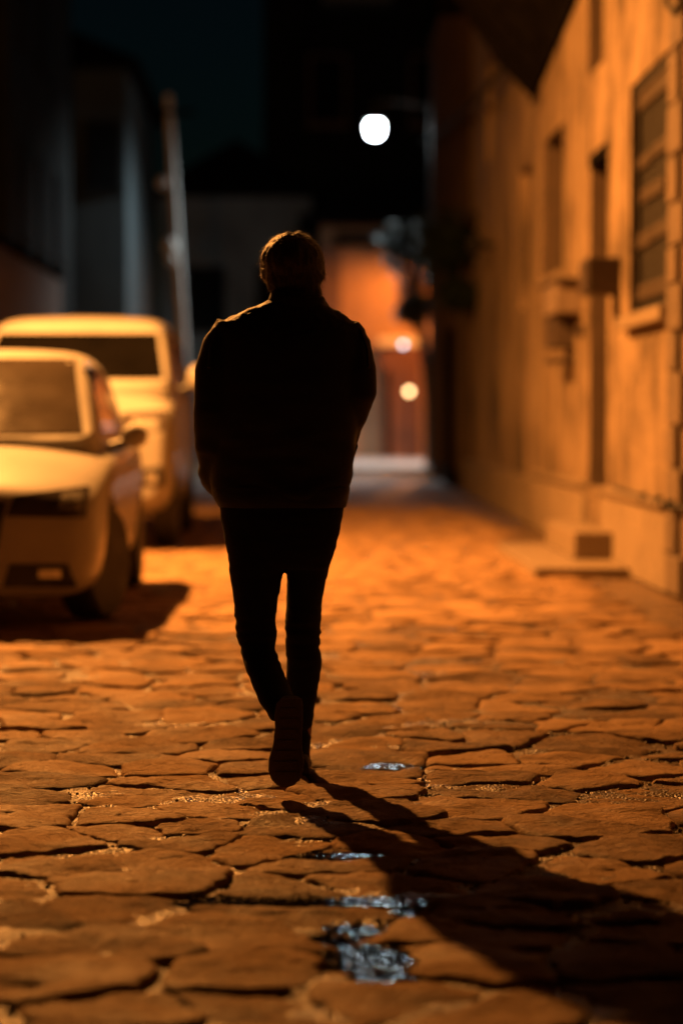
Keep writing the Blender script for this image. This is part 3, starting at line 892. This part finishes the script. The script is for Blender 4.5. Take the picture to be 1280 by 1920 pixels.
def body_ring(y, w, z0, zs, zc):
    h = [(0, z0), (.78*w, z0), (.95*w, z0 + .05), (w, z0 + .42*(zs - z0)), (.99*w, zs - .10), (.955*w, zs - .015), (.80*w, zs + .35*(zc-zs)), (.42*w, zs + .85*(zc - zs)), (0, zc)]
    return [(x, y, z) for x, z in h] + [(-x, y, z) for x, z in reversed(h[1:-1])]

def lerp_table(tab, y):
    for a, b in zip(tab[:-1], tab[1:]):
        if a[0] <= y <= b[0]:
            t = (y - a[0]) / (b[0] - a[0])
            return [p + (q - p)*t for p, q in zip(a, b)]
    return tab[-1]

def build_vehicle(S, name, label, group):
    M['paint'] = S['paint']
    root = thing(name, (S['cx'], S['front'], 0), label, S['cat'], group)
    ox, oy = S['cx'], S['front']
    mb = MB(); mb.loft([body_ring(*s) for s in S['body']])
    me = mesh_from('body', mb.v, mb.f)
    bm = bmesh.new(); bm.from_mesh(me); bmesh.ops.recalc_face_normals(bm, faces=bm.faces); bm.to_mesh(me); bm.free()
    me = evaluated(me, [('SUBSURF', dict(levels=2, render_levels=2))])
    # wheel wells
    cut = MB()
    for ya in S['axles']:
        for sx in (-1, 1):
            cut.lathe((sx * (S['w'] - .11), ya, S['r'] + .005), [(S['r'] + .05, -.16), (S['r'] + .05, .3)] if sx > 0 else [(S['r'] + .05, -.3), (S['r'] + .05, .16)], 'x', 36)
    cme = mesh_from('cutter', cut.v, cut.f)
    bm = bmesh.new(); bm.from_mesh(cme); bmesh.ops.recalc_face_normals(bm, faces=bm.faces); bm.to_mesh(cme); bm.free()
    co = bpy.data.objects.new('cutter', cme); col.objects.link(co)
    me = evaluated(me, [('BOOLEAN', dict(operation='DIFFERENCE', object=co, solver='EXACT'))])
    bpy.data.objects.remove(co)
    me.shade_smooth(); me.set_sharp_from_angle(angle=R(38))
    tb = bvh_of(me)
    def place(me_, nm, mat, parent):
        me_.transform(Matrix.Translation((ox, oy, 0)))
        return link(nm, me_, mat, parent)
    # cabin
    cb_ = MB(); rings = []
    for (y, zt, wb, zb) in S['cabin']:
        wr, zr = S['wr'], S['zr']
        def wz(z): return wb + (wr - wb) * max(0, (z - zb)) / (zr - zb)
        hgt = zt - zb
        half = [(wb, zb - .12), (wz(zb + .02*hgt), zb + .02*hgt), (wz(zb + .5*hgt), zb + .5*hgt), (wz(zb + .86*hgt), zb + .86*hgt), (wz(zt) - .055, zt - .012), (wz(zt)*.55, zt + .010), (0, zt + .018)]
        rings.append([(x, y, z) for x, z in half] + [(-x, y, z) for x, z in reversed(half[:-1])])
    cb_.loft(rings)
    cm = mesh_from('cabin', cb_.v, cb_.f)
    bm = bmesh.new(); bm.from_mesh(cm); bmesh.ops.recalc_face_normals(bm, faces=bm.faces); bm.to_mesh(cm); bm.free()
    cm = evaluated(cm, [('SUBSURF', dict(levels=2, render_levels=2))]); cm.shade_smooth()
    tc = bvh_of(cm)
    P = {}
    for (nm, tree, quad, axis, off, mat, lab, kw) in S['panels']:
        pm = panel(tb if tree == 'body' else tc, quad, axis, None, off, **kw)
        P[nm] = (pm, mat, nm, lab)
    body = place(me, 'body', S['paint'], root)
    cabin = place(cm, 'cabin', S['paint'], root)
    for key, (pm, mat, nm, lab) in P.items():
        place(pm, nm.split('.')[0], M[mat], root)
    # wheels
    for ya in S['axles']:
        for sx in (-1, 1):
            c = (ox + sx * (S['w'] - .115), oy + ya, S['r'])
            r = S['r']; w = .105
            wh = MB().lathe(c, [(r*.66, -w), (r*.92, -w*1.02), (r*.985, -w*.8), (r, -w*.4), (r, w*.4), (r*.985, w*.8), (r*.92, w*1.02), (r*.66, w)], 'x', 36).build('wheel', M['tyre'], root, smooth=True)
            rm = MB()
            s = sx
            rm.lathe(c, [(r*.70, s*w*.35), (r*.69, s*w*.98), (r*.63, s*w*.92), (r*.60, s*w*.3), (.02, s*w*.25)], 'x', 36)
            rm.lathe(c, [(.075, s*w*.2), (.07, s*w*.86), (.02, s*w*.9)], 'x', 18)
            for k in range(10):
                a = 2*math.pi*k/10
                ct = Vector((0, math.cos(a), math.sin(a))); tn = Vector((0, -math.sin(a), math.cos(a)))
                p0 = Vector(c) + ct*.05 + Vector((s*w*.75, 0, 0)); p1 = Vector(c) + ct*(r*.67) + Vector((s*w*.88, 0, 0))
                wd = .016
                q = Vector((s*w*.28, 0, 0))
                rm.add([p0 - tn*wd, p0 + tn*wd, p1 + tn*wd, p1 - tn*wd, p0 - tn*wd - q, p0 + tn*wd - q, p1 + tn*wd - q, p1 - tn*wd - q],
                       [(0,1,2,3),(4,7,6,5),(0,4,5,1),(1,5,6,2),(2,6,7,3),(3,7,4,0)])
            ri = rm.build('rim', M['rim'], wh, smooth=True)
            if ya < 1.5 and S.get('steer'):                # front wheels turned a little towards the street
                lc = Vector(c) - Vector((ox, oy, 0))
                T = Matrix.Translation(lc) @ Matrix.Rotation(-S['steer'], 4, 'Z') @ Matrix.Translation(-lc)
                wh.data.transform(T); ri.data.transform(T)
    for sx in (-1, 1):
        mx, my, mz, a, b, c = S['mirror']
        mm = MB().ball((ox + sx*mx, oy + my, mz), a, b, c, 16, 10).build('mirror', S['paint'], root, smooth=True)
        MB().tube([(ox + sx*(mx - a*.6), oy + my + .02, mz - c*.5), (ox + sx*(mx - a - .08), oy + my + .02, mz - c*.9)], .028, 8).build('mirror_arm', M['plastic'], root)
    return root, body

# --- front crossover
w = .905
S = dict(steer=R(17), paint=M['paint'], cx=-1.985, front=13.25, w=w, r=.335, axles=(.85, 3.46), wr=.62, zr=1.60, cat='car', mirror=(.97, 1.72, 1.06, .085, .06, .075))
S['body'] = [(0.02, .70, .26, .56, .60), (.035, .76, .20, .62, .68), (.10, .84, .175, .70, .78), (.22, .89, .17, .77, .85), (.55, w, .17, .86, .93), (.95, w + .005, .17, .92, 1.0), (1.35, w, .18, .955, 1.045),
             (1.9, w, .18, .975, 1.06), (3.0, w + .005, .18, 1.0, 1.06), (3.6, w, .19, 1.01, 1.05), (4.05, .88, .22, 1.0, 1.03), (4.28, .80, .30, .96, .98), (4.34, .70, .38, .90, .92)]
S['cabin'] = [(1.10, 1.04, .78, 1.0), (1.30, 1.12, .78, .99), (1.75, 1.36, .80, .98), (2.15, 1.535, .80, .98), (2.5, 1.60, .81, .98), (3.0, 1.615, .81, .99), (3.55, 1.58, .80, 1.0), (3.95, 1.46, .76, 1.0), (4.20, 1.10, .70, 1.0)]
fx = (0, 1, 0)
S['panels'] = [
    ('windscreen', 'cabin', [(-.70, -2, 1.075), (.70, -2, 1.075), (.555, -2, 1.545), (-.555, -2, 1.545)], fx, .006, 'glass_dust', None, dict(nu=14, nv=10)),
    ('headlight', 'body', [(.38, -2, .635), (.81, -2, .625), (.81, -2, .79), (.42, -2, .745)], fx, .006, 'lens', None, dict(nu=12, nv=5)),
    ('headlight.b', 'body', [(-.38, -2, .635), (-.81, -2, .625), (-.81, -2, .79), (-.42, -2, .745)], fx, .006, 'lens', None, dict(nu=12, nv=5)),
    ('reflector', 'body', [(.66, -2, .672), (.785, -2, .672), (.785, -2, .760), (.68, -2, .755)], fx, .010, 'reflector', None, dict(nu=5, nv=4)),
    ('grille', 'body', [(-.34, -2, .46), (.34, -2, .46), (.38, -2, .71), (-.38, -2, .71)], fx, .008, 'plastic', None, dict(nu=12, nv=6)),
    ('lower_grille', 'body', [(.36, -2, .245), (.76, -2, .245), (.72, -2, .375), (.40, -2, .375)], fx, .006, 'plastic', None, dict(nu=10, nv=5)),
    ('lower_grille.b', 'body', [(-.36, -2, .245), (-.76, -2, .245), (-.72, -2, .375), (-.40, -2, .375)], fx, .006, 'plastic', None, dict(nu=10, nv=5)),
    ('fog_lamp', 'body', [(.56, -2, .30), (.68, -2, .30), (.68, -2, .345), (.56, -2, .345)], fx, .014, 'reflector', None, dict(nu=5, nv=4)),
    ('side_window', 'cabin', [(3, 1.75, 1.08), (3, 2.75, 1.08), (3, 2.75, 1.50), (3, 2.15, 1.48)], (-1, 0, 0), .006, 'glass', None, dict(nu=12, nv=6)),
    ('side_window.b', 'cabin', [(3, 2.84, 1.08), (3, 3.75, 1.10), (3, 3.5, 1.46), (3, 2.84, 1.50)], (-1, 0, 0), .006, 'glass', None, dict(nu=12, nv=6)),
    ('side_window.c', 'cabin', [(-3, 1.75, 1.08), (-3, 2.75, 1.08), (-3, 2.75, 1.50), (-3, 2.15, 1.48)], (1, 0, 0), .006, 'glass', None, dict(nu=12, nv=6)),
    ('door_handle', 'body', [(3, 2.5, .86), (3, 2.7, .86), (3, 2.7, .89), (3, 2.5, .89)], (-1, 0, 0), .02, 'paint', None, dict(nu=4, nv=2)),
]
car, car_body = build_vehicle(S, 'parked_car', 'white hatchback parked nearest on the left facing the camera', 'white vehicles parked along the left')

# --- van behind it
w = .925
S = dict(paint=M['paint_van'], cx=-2.0, front=20.9, w=w, r=.35, axles=(.88, 3.75), wr=.76, zr=2.08, cat='van', mirror=(1.08, 1.02, 1.52, .09, .07, .12))
S['body'] = [(0.02, .76, .46, 1.02, 1.06), (.035, .82, .41, 1.08, 1.14), (.09, .87, .39, 1.16, 1.22), (.20, .90, .36, 1.23, 1.30), (.5, w, .30, 1.30, 1.39), (.9, w, .28, 1.38, 1.46), (1.5, w, .28, 1.42, 1.46), (3.0, w, .28, 1.42, 1.46), (4.3, w, .29, 1.42, 1.45), (4.75, .9, .35, 1.40, 1.42), (4.85, .82, .42, 1.34, 1.36)]
S['cabin'] = [(.50, 1.44, .85, 1.36), (.68, 1.56, .87, 1.36), (.95, 1.78, .885, 1.36), (1.2, 2.0, .89, 1.36), (1.45, 2.09, .89, 1.36), (3.0, 2.11, .89, 1.36), (4.3, 2.09, .89, 1.36), (4.72, 1.98, .88, 1.36), (4.80, 1.5, .86, 1.36)]
S['panels'] = [
    ('windscreen', 'cabin', [(-.80, -2, 1.50), (.80, -2, 1.50), (.715, -2, 1.925), (-.715, -2, 1.925)], fx, .006, 'glass', None, dict(nu=14, nv=8)),
    ('headlight', 'body', [(.42, -2, 1.035), (.85, -2, 1.06), (.85, -2, 1.225), (.46, -2, 1.20)], fx, .006, 'lens', None, dict(nu=10, nv=5)),
    ('headlight.b', 'body', [(-.42, -2, 1.035), (-.85, -2, 1.06), (-.85, -2, 1.225), (-.46, -2, 1.20)], fx, .006, 'lens', None, dict(nu=10, nv=5)),
    ('reflector', 'body', [(.55, -2, 1.05), (.78, -2, 1.06), (.78, -2, 1.15), (.57, -2, 1.14)], fx, .010, 'reflector', None, dict(nu=5, nv=4)),
    ('grille', 'body', [(-.40, -2, 1.05), (.40, -2, 1.05), (.43, -2, 1.17), (-.43, -2, 1.17)], fx, .007, 'plastic', None, dict(nu=10, nv=4)),
    ('lower_grille', 'body', [(-.5, -2, .50), (.5, -2, .50), (.5, -2, .68), (-.5, -2, .68)], fx, .007, 'plastic', None, dict(nu=10, nv=4)),
    ('fog_recess', 'body', [(.62, -2, .57), (.84, -2, .57), (.82, -2, .74), (.62, -2, .72)], fx, .006, 'plastic', None, dict(nu=6, nv=5)),
    ('fog_lamp', 'body', [(.68, -2, .60), (.77, -2, .60), (.77, -2, .68), (.68, -2, .68)], fx, .016, 'reflector', None, dict(nu=5, nv=4)),
    ('side_window', 'cabin', [(3, 1.0, 1.46), (3, 1.95, 1.46), (3, 1.95, 1.88), (3, 1.32, 1.88)], (-1, 0, 0), .006, 'glass', None, dict(nu=10, nv=6)),
    ('side_window.b', 'cabin', [(3, 2.05, 1.46), (3, 3.2, 1.46), (3, 3.2, 1.88), (3, 2.05, 1.88)], (-1, 0, 0), .006, 'glass', None, dict(nu=10, nv=6)),
    ('side_window.c', 'cabin', [(3, 3.3, 1.46), (3, 4.5, 1.46), (3, 4.45, 1.88), (3, 3.3, 1.88)], (-1, 0, 0), .006, 'glass', None, dict(nu=10, nv=6)),
]
van, van_body = build_vehicle(S, 'parked_van', 'taller white van parked behind the hatchback', 'white vehicles parked along the left')

# ------------------------------------------------------------------ the walking man
def PX(x, d): return (x - 560) / FPX * d
def PZ(y, d): return CAM_H - (y - 775) / FPX * d
def ell(cx, cy, z, rx, ry, n=32, p=2.3):
    out = []
    for k in range(n):
        a = 2*math.pi*k/n; c, s = math.cos(a), math.sin(a)
        out.append((cx + rx*math.copysign(abs(c)**(2/p), c), cy + ry*math.copysign(abs(s)**(2/p), s), z))
    return out
def rings_px(tab, n=32, sub=4, p=2.3):
    """tab rows: y px, left px, right px, distance, half depth; smooth interpolation between the rows"""
    T = np.array(tab, float); t = np.arange(len(T)); tt = np.linspace(0, len(T)-1, (len(T)-1)*sub + 1)
    out = []
    for u in tt:
        i = min(int(u), len(T)-2); f = u - i
        p0, p1, p2, p3 = T[max(i-1, 0)], T[i], T[i+1], T[min(i+2, len(T)-1)]
        r = .5*((2*p1) + (-p0+p2)*f + (2*p0-5*p1+4*p2-p3)*f*f + (-p0+3*p1-3*p2+p3)*f**3)
        y, l_, r_, d, h = r
        out.append(ell((PX(l_, d) + PX(r_, d))/2, d, PZ(y, d), abs(PX(r_, d) - PX(l_, d))/2, h, n, p))
    return out
def fused(mb, voxel, smooth_it=4, disp=None):
    me = mesh_from('work', mb.v, mb.f)
    bm = bmesh.new(); bm.from_mesh(me); bmesh.ops.recalc_face_normals(bm, faces=bm.faces); bmesh.ops.triangulate(bm, faces=bm.faces); bm.to_mesh(me); bm.free()
    me = evaluated(me, [('REMESH', dict(mode='VOXEL', voxel_size=voxel)), ('SMOOTH', dict(factor=.5, iterations=smooth_it))])
    if disp:
        c = coords(me); nn = normals(me)
        set_coords(me, c + nn * disp(c)[:, None])
    me.shade_smooth()
    return me

D = 7.9
man = thing('person', (PX(560, 8.0), 7.95, 0), 'man in black jacket and jeans walking away, hands in pockets, one heel raised', 'person')
def P3(x, y, d): return (PX(x, d), d, PZ(y, d))

# body: one continuous skin under the clothes, head bowed and turned a little
b = MB()
hc = P3(549, 505, 7.93)
b.ball((hc[0], hc[1], hc[2] + .012), .077, .097, .098, 24, 16)
b.ball((hc[0] + .004, hc[1] + .045, hc[2] - .050), .058, .068, .070, 20, 12)      # jaw, chin forward and down
b.ball((hc[0] + .004, hc[1] + .108, hc[2] - .032), .014, .020, .022, 12, 8)        # nose
b.ball((hc[0] + .005, hc[1] + .100, hc[2] - .068), .026, .016, .010, 12, 8)        # mouth
for s in (-1, 1):
    b.ball((hc[0] + s*.033, hc[1] + .090, hc[2] + .004), .016, .012, .012, 10, 8)   # eyes
    b.ball((hc[0] + s*.081, hc[1] + .012, hc[2] - .018), .012, .020, .031, 12, 8)   # ears
nk = P3(555, 575, 7.9)
b.tube([(hc[0]+.003, 7.92, hc[2]-.02), (nk[0], 7.90, nk[2]), (nk[0], 7.90, nk[2]-.06)], [.058, .060, .075], 20)
b.loft(rings_px([(590, 480, 630, 7.9, .07), (630, 440, 650, 7.9, .09), (720, 445, 645, 7.9, .10), (830, 455, 630, 7.9, .09), (920, 440, 620, 7.9, .10), (1000, 445, 615, 7.9, .10), (1060, 450, 605, 7.9, .08)], 24, 3))
for pts, rad in (([P3(425, 630, 7.9), P3(400, 740, 7.86), P3(404, 840, 7.9), P3(430, 880, 7.98)], [.040, .034, .028, .022]),
                 ([P3(655, 630, 7.9), P3(672, 730, 7.86), P3(646, 815, 7.92), P3(618, 850, 7.99)], [.040, .034, .028, .022])):
    b.tube(pts, rad, 16)
for hand, sx in ((P3(430, 880, 7.98), 1), (P3(618, 850, 7.99), -1)):                # hands, inside the pockets
    hx, hy, hz = hand
    b.ball((hx + sx*.015, hy + .03, hz - .035), .040, .022, .045, 14, 10)
    for k in range(4):
        x = hx + sx*.015 + (k - 1.5)*.019
        L = (.062, .075, .070, .052)[k]
        b.tube([(x, hy + .03, hz - .06), (x, hy + .042, hz - .075 - L*.5), (x, hy + .034, hz - .075 - L)], [.0095, .009, .0075], 8)
    b.tube([(hx + sx*.045, hy + .03, hz - .03), (hx + sx*.068, hy + .042, hz - .06), (hx + sx*.070, hy + .045, hz - .09)], [.012, .011, .009], 8)
lk = P3(480, 1205, 7.88); la = P3(534, 1330, 7.60)
b.tube([P3(478, 1010, 7.9), P3(478, 1120, 7.90), lk, ((lk[0]+la[0])/2, 7.74, (lk[2]+la[2])/2), la], [.062, .050, .034, .022, .018], 16)
b.tube([P3(575, 1010, 7.93), P3(572, 1120, 7.97), P3(567, 1215, 8.0), P3(568, 1300, 8.02), P3(566, 1405, 8.02), P3(566, 1440, 8.02)], [.066, .054, .042, .040, .028, .026], 16)
bme = fused(b, .0075, 3)
link('body', bme, M['skin'], man)

# hair: thick cap from forehead to nape
h = MB()
h.ball((hc[0] - .001, hc[1] - .010, hc[2] + .018), .104, .118, .100, 28, 18)
h.ball((hc[0] + .005, hc[1] - .046, hc[2] - .035), .092, .070, .078, 24, 14)
h.ball((hc[0] - .060, hc[1] - .005, hc[2] - .002), .046, .060, .055, 18, 12)
h.ball((hc[0] + .060, hc[1] - .005, hc[2] - .004), .046, .060, .060, 18, 12)
h.ball((hc[0] + .020, hc[1] - .050, hc[2] - .082), .078, .052, .056, 18, 12)
hm = fused(h, .006, 2, lambda c: .0035*noise3(c[:,0]*60, c[:,1]*60, c[:,2]*28, 3) + .0022*noise3(c[:,0]*140, c[:,1]*140, c[:,2]*70, 4))
hair = link('hair', hm, M['hair'], man)
# loose strands lying over the cap
hcoo, hnor = coords(hm) , normals(hm)
st_ = MB(); rs = random.Random(4)
crown = np.array([0, -.03, .11])
off = origin_of(man); hcl = np.array(hc) - np.array(off)
for _ in range(5200):
    i = rs.randrange(len(hcoo)); p = Vector(hcoo[i]); nn = Vector(hnor[i])
    if nn.z < -.5: continue
    rad_ = p - Vector(hcl + crown)
    t = (rad_ - nn*rad_.dot(nn))
    if t.length < 1e-4: continue
    t = (t.normalized() + Vector((rs.gauss(0,.3), rs.gauss(0,.3), rs.gauss(0,.3)))).normalized()
    L = rs.uniform(.012, .026); lift_ = rs.uniform(.0, .12)
    s = t.cross(nn).normalized() * rs.uniform(.0005, .0011)
    p0 = p - nn*.0015; p1 = p + t*L*.5 + nn*(.001 + L*lift_*.5); p2 = p + t*L + nn*L*lift_*.6
    st_.add([p0 - s, p0 + s, p1 + s*.7, p1 - s*.7, p2], [(0,1,2,3),(3,2,4)])
me = mesh_from('strands', [tuple(Vector(v) + off) for v in st_.v], st_.f)
o = link('strands', me, M['hair'], hair); o['kind'] = 'stuff'

# jacket
j = MB()
j.loft(rings_px([(556, 512, 606, 7.88, .075), (570, 492, 612, 7.88, .085), (584, 455, 634, 7.89, .100), (602, 424, 660, 7.89, .112), (628, 406, 676, 7.89, .130), (660, 402, 682, 7.89, .142), (720, 398, 676, 7.89, .150), (800, 396, 672, 7.89, .150), (860, 394, 664, 7.90, .150), (905, 398, 657, 7.90, .148), (930, 404, 652, 7.90, .145), (947, 410, 648, 7.90, .140)], 40, 3, 2.4))
j.tube([P3(440, 618, 7.88), P3(415, 655, 7.88), P3(402, 700, 7.86), P3(397, 770, 7.85), P3(396, 835, 7.88), P3(402, 880, 7.95), P3(418, 915, 8.03)], [.066, .066, .064, .059, .056, .050, .044], 24)
j.tube([P3(640, 620, 7.88), P3(658, 652, 7.88), P3(668, 700, 7.86), P3(669, 735, 7.86), P3(656, 780, 7.90), P3(640, 830, 7.98), P3(626, 870, 8.05)], [.068, .066, .066, .064, .056, .050, .044], 24)
def jdisp(c):
    z = c[:, 2]
    lo = np.clip((1.30 - z) / .4, .15, 1)
    d = .010*noise3(c[:,0]*7, c[:,1]*7, z*17, 21)*lo + .0070*noise3(c[:,0]*13, c[:,1]*13, z*34, 22)*lo
    sh = np.clip((z - 1.40) / .08, 0, 1)
    return d + .0032*sh*noise3(c[:,0]*55, c[:,1]*40, z*55, 23)
jm = fused(j, .0085, 4, jdisp)
jacket = link('jacket', jm, M['jacket'], man)
cl = MB(); n = 30
rg = []
for (y, l_, r_, dep, d) in ((578, 496, 616, .082, 7.875), (560, 504, 610, .078, 7.87), (548, 507, 609, .074, 7.87), (545, 509, 607, .070, 7.87), (552, 513, 603, .066, 7.872), (575, 510, 606, .066, 7.875)):
    rg.append([(p[0], p[1], p[2] + (-.024 if p[0] > PX(575, 7.9) else (-.012 if p[0] > PX(545, 7.9) else -.004))) for p in ell((PX(l_, d)+PX(r_, d))/2, d, PZ(y, d), (PX(r_, d)-PX(l_, d))/2, dep, n)])
cl.loft(rg, cap=False)
cme = mesh_from('collar', cl.v, cl.f, True)
c0 = coords(cme); set_coords(cme, c0 + normals(cme)*(.003*noise3(c0[:,0]*40, c0[:,1]*40, c0[:,2]*40, 5))[:, None])
link('collar', cme, M['jacket'], jacket)
bd = MB(); bd.loft(rings_px([(912, 397, 657, 7.90, .153), (922, 398, 656, 7.90, .155), (940, 404, 651, 7.90, .152), (950, 409, 647, 7.90, .146)], 40, 3, 2.4), cap=False)
bme_ = mesh_from('waistband', bd.v, bd.f, True)
c0 = coords(bme_); set_coords(bme_, c0 + normals(bme_)*(.004*noise3(c0[:,0]*14, c0[:,1]*14, c0[:,2]*40, 6))[:, None])
link('waistband', bme_, M['jacket'], jacket)
for pts in ([P3(402, 880, 7.95), P3(407, 893, 7.98), P3(413, 905, 8.01)], [P3(640, 830, 7.98), P3(635, 845, 8.005), P3(630, 858, 8.03)]):
    MB().tube(pts, [.056, .057, .052], 20).build('cuff', M['jacket'], jacket, smooth=True)
# raised seam over each shoulder
MB().tube([P3(428, 606, 7.86), P3(408, 622, 7.84), P3(396, 655, 7.80), P3(393, 690, 7.77)], .0055, 8).build('seam', M['jacket'], jacket)
MB().tube([P3(660, 606, 7.86), P3(676, 622, 7.84), P3(688, 655, 7.80), P3(690, 690, 7.77)], .0055, 8).build('seam', M['jacket'], jacket)

# trousers
t_ = MB()
t_.loft(rings_px([(915, 420, 640, 7.92, .125), (950, 412, 645, 7.92, .132), (1000, 419, 636, 7.92, .135), (1040, 426, 625, 7.92, .125), (1064, 431, 618, 7.92, .10)], 36, 3, 2.5))
t_.loft(rings_px([(1000, 421, 540, 7.91, .115), (1060, 429, 533, 7.905, .105), (1110, 435, 524, 7.90, .096), (1160, 440, 518, 7.89, .085), (1205, 447, 516, 7.87, .075), (1235, 453, 522, 7.83, .095), (1270, 466, 535, 7.76, .108), (1305, 481, 550, 7.67, .100), (1335, 496, 562, 7.60, .075), (1352, 508, 566, 7.575, .052)], 30, 4, 2.2))
t_.loft(rings_px([(1000, 536, 636, 7.93, .115), (1060, 537, 619, 7.95, .105), (1110, 537, 607, 7.97, .096), (1160, 535, 601, 7.985, .086), (1205, 534, 600, 8.0, .075), (1240, 537, 603, 8.01, .074), (1290, 535, 597, 8.02, .070), (1330, 538, 590, 8.02, .062), (1365, 543, 582, 8.02, .055), (1415, 545, 581, 8.02, .056), (1428, 546, 580, 8.02, .056)], 30, 4, 2.2))
def tdisp(c):
    z = c[:, 2]
    kn = np.exp(-((z - .47)/.07)**2) + .7*np.exp(-((z - .16)/.07)**2) + .35
    return .0050*kn*noise3(c[:,0]*9, c[:,1]*9, z*42, 41) + .0040*kn*noise3(c[:,0]*12, c[:,1]*12, z*80, 42)
tm = fused(t_, .007, 3, tdisp)
trousers = link('trousers', tm, M['trousers'], man)

# shoes: (along the foot, half width, sole offset) from heel to toe
def shoe(heel, axis, up, side, L, wide=1.0):
    heel, axis, up, side = Vector(heel), Vector(axis).normalized(), Vector(up).normalized(), Vector(side).normalized()
    prof = [(-.005, .018, .030, .060), (.012, .030, .034, .075), (.05, .033, .036, .085), (.09, .031, .036, .085), (.14, .034, .036, .068), (.19, .043, .043, .052), (.225, .043, .043, .044), (.255, .034, .036, .038), (.272, .020, .022, .030), (.278, .008, .008, .022)]
    up_m = MB(); so = MB(); ru = []; rs_ = []
    for (u, wl_, wr_, hgt) in prof:
        u = u * L / .278; wl_ *= wide; wr_ *= wide
        c = heel + axis*u
        n = 16
        ring = []
        for k in range(n):
            a = math.pi * k / (n-1)
            x = math.cos(a); y = math.sin(a)
            ring.append(tuple(c + side*(x*(wl_ if x < 0 else wr_)*.97) + up*(.022 + y**.7*(hgt - .022))))
        ru.append(ring)
        sr = []
        for k in range(20):
            a = 2*math.pi*k/20; x, y = math.cos(a), math.sin(a)
            sr.append(tuple(c + side*(math.copysign(abs(x)**.5, x)*(wl_ if x < 0 else wr_)*1.06) + up*(.012 + .012*math.copysign(abs(y)**.4, y))))
        rs_.append(sr)
    up_m.loft(ru); so.loft(rs_)
    s_ = up_m.build('shoe', M['shoe'], man, smooth=True)
    so.build('sole', M['sole'], s_, smooth=True)
    # tread bars across the sole
    for k in range(7):
        u = (.03 + k*.034) * L/.278
        wv = np.interp(u*.278/L, [p[0] for p in prof], [p[1] for p in prof]) * .85
        c = heel + axis*u
        mb = MB()
        a0, a1 = axis*-.006, axis*.006
        q = [c + a0 - side*wv - up*.003, c + a0 + side*wv - up*.003, c + a1 + side*wv - up*.003, c + a1 - side*wv - up*.003]
        mb.add([tuple(x) for x in q] + [tuple(x + up*.006) for x in q], [(0,1,2,3),(7,6,5,4),(0,4,5,1),(1,5,6,2),(2,6,7,3),(3,7,4,0)])
        mb.build('tread', M['sole'], s_)
    return s_
# left foot swinging: sole faces back, toe hanging just clear of the ground
zt, zh = .036, .310
shoe((PX(541, 7.46), 7.475, zh), (-.012, .02, -(zh - zt)), (0, 1, .05), (1, 0, 0), .276, 1.2)
# right foot flat on the stones
shoe((PX(561, 8.0), 7.955, .004), (-.02, 1, .0), (0, 0, 1), (1, .02, 0), .278)
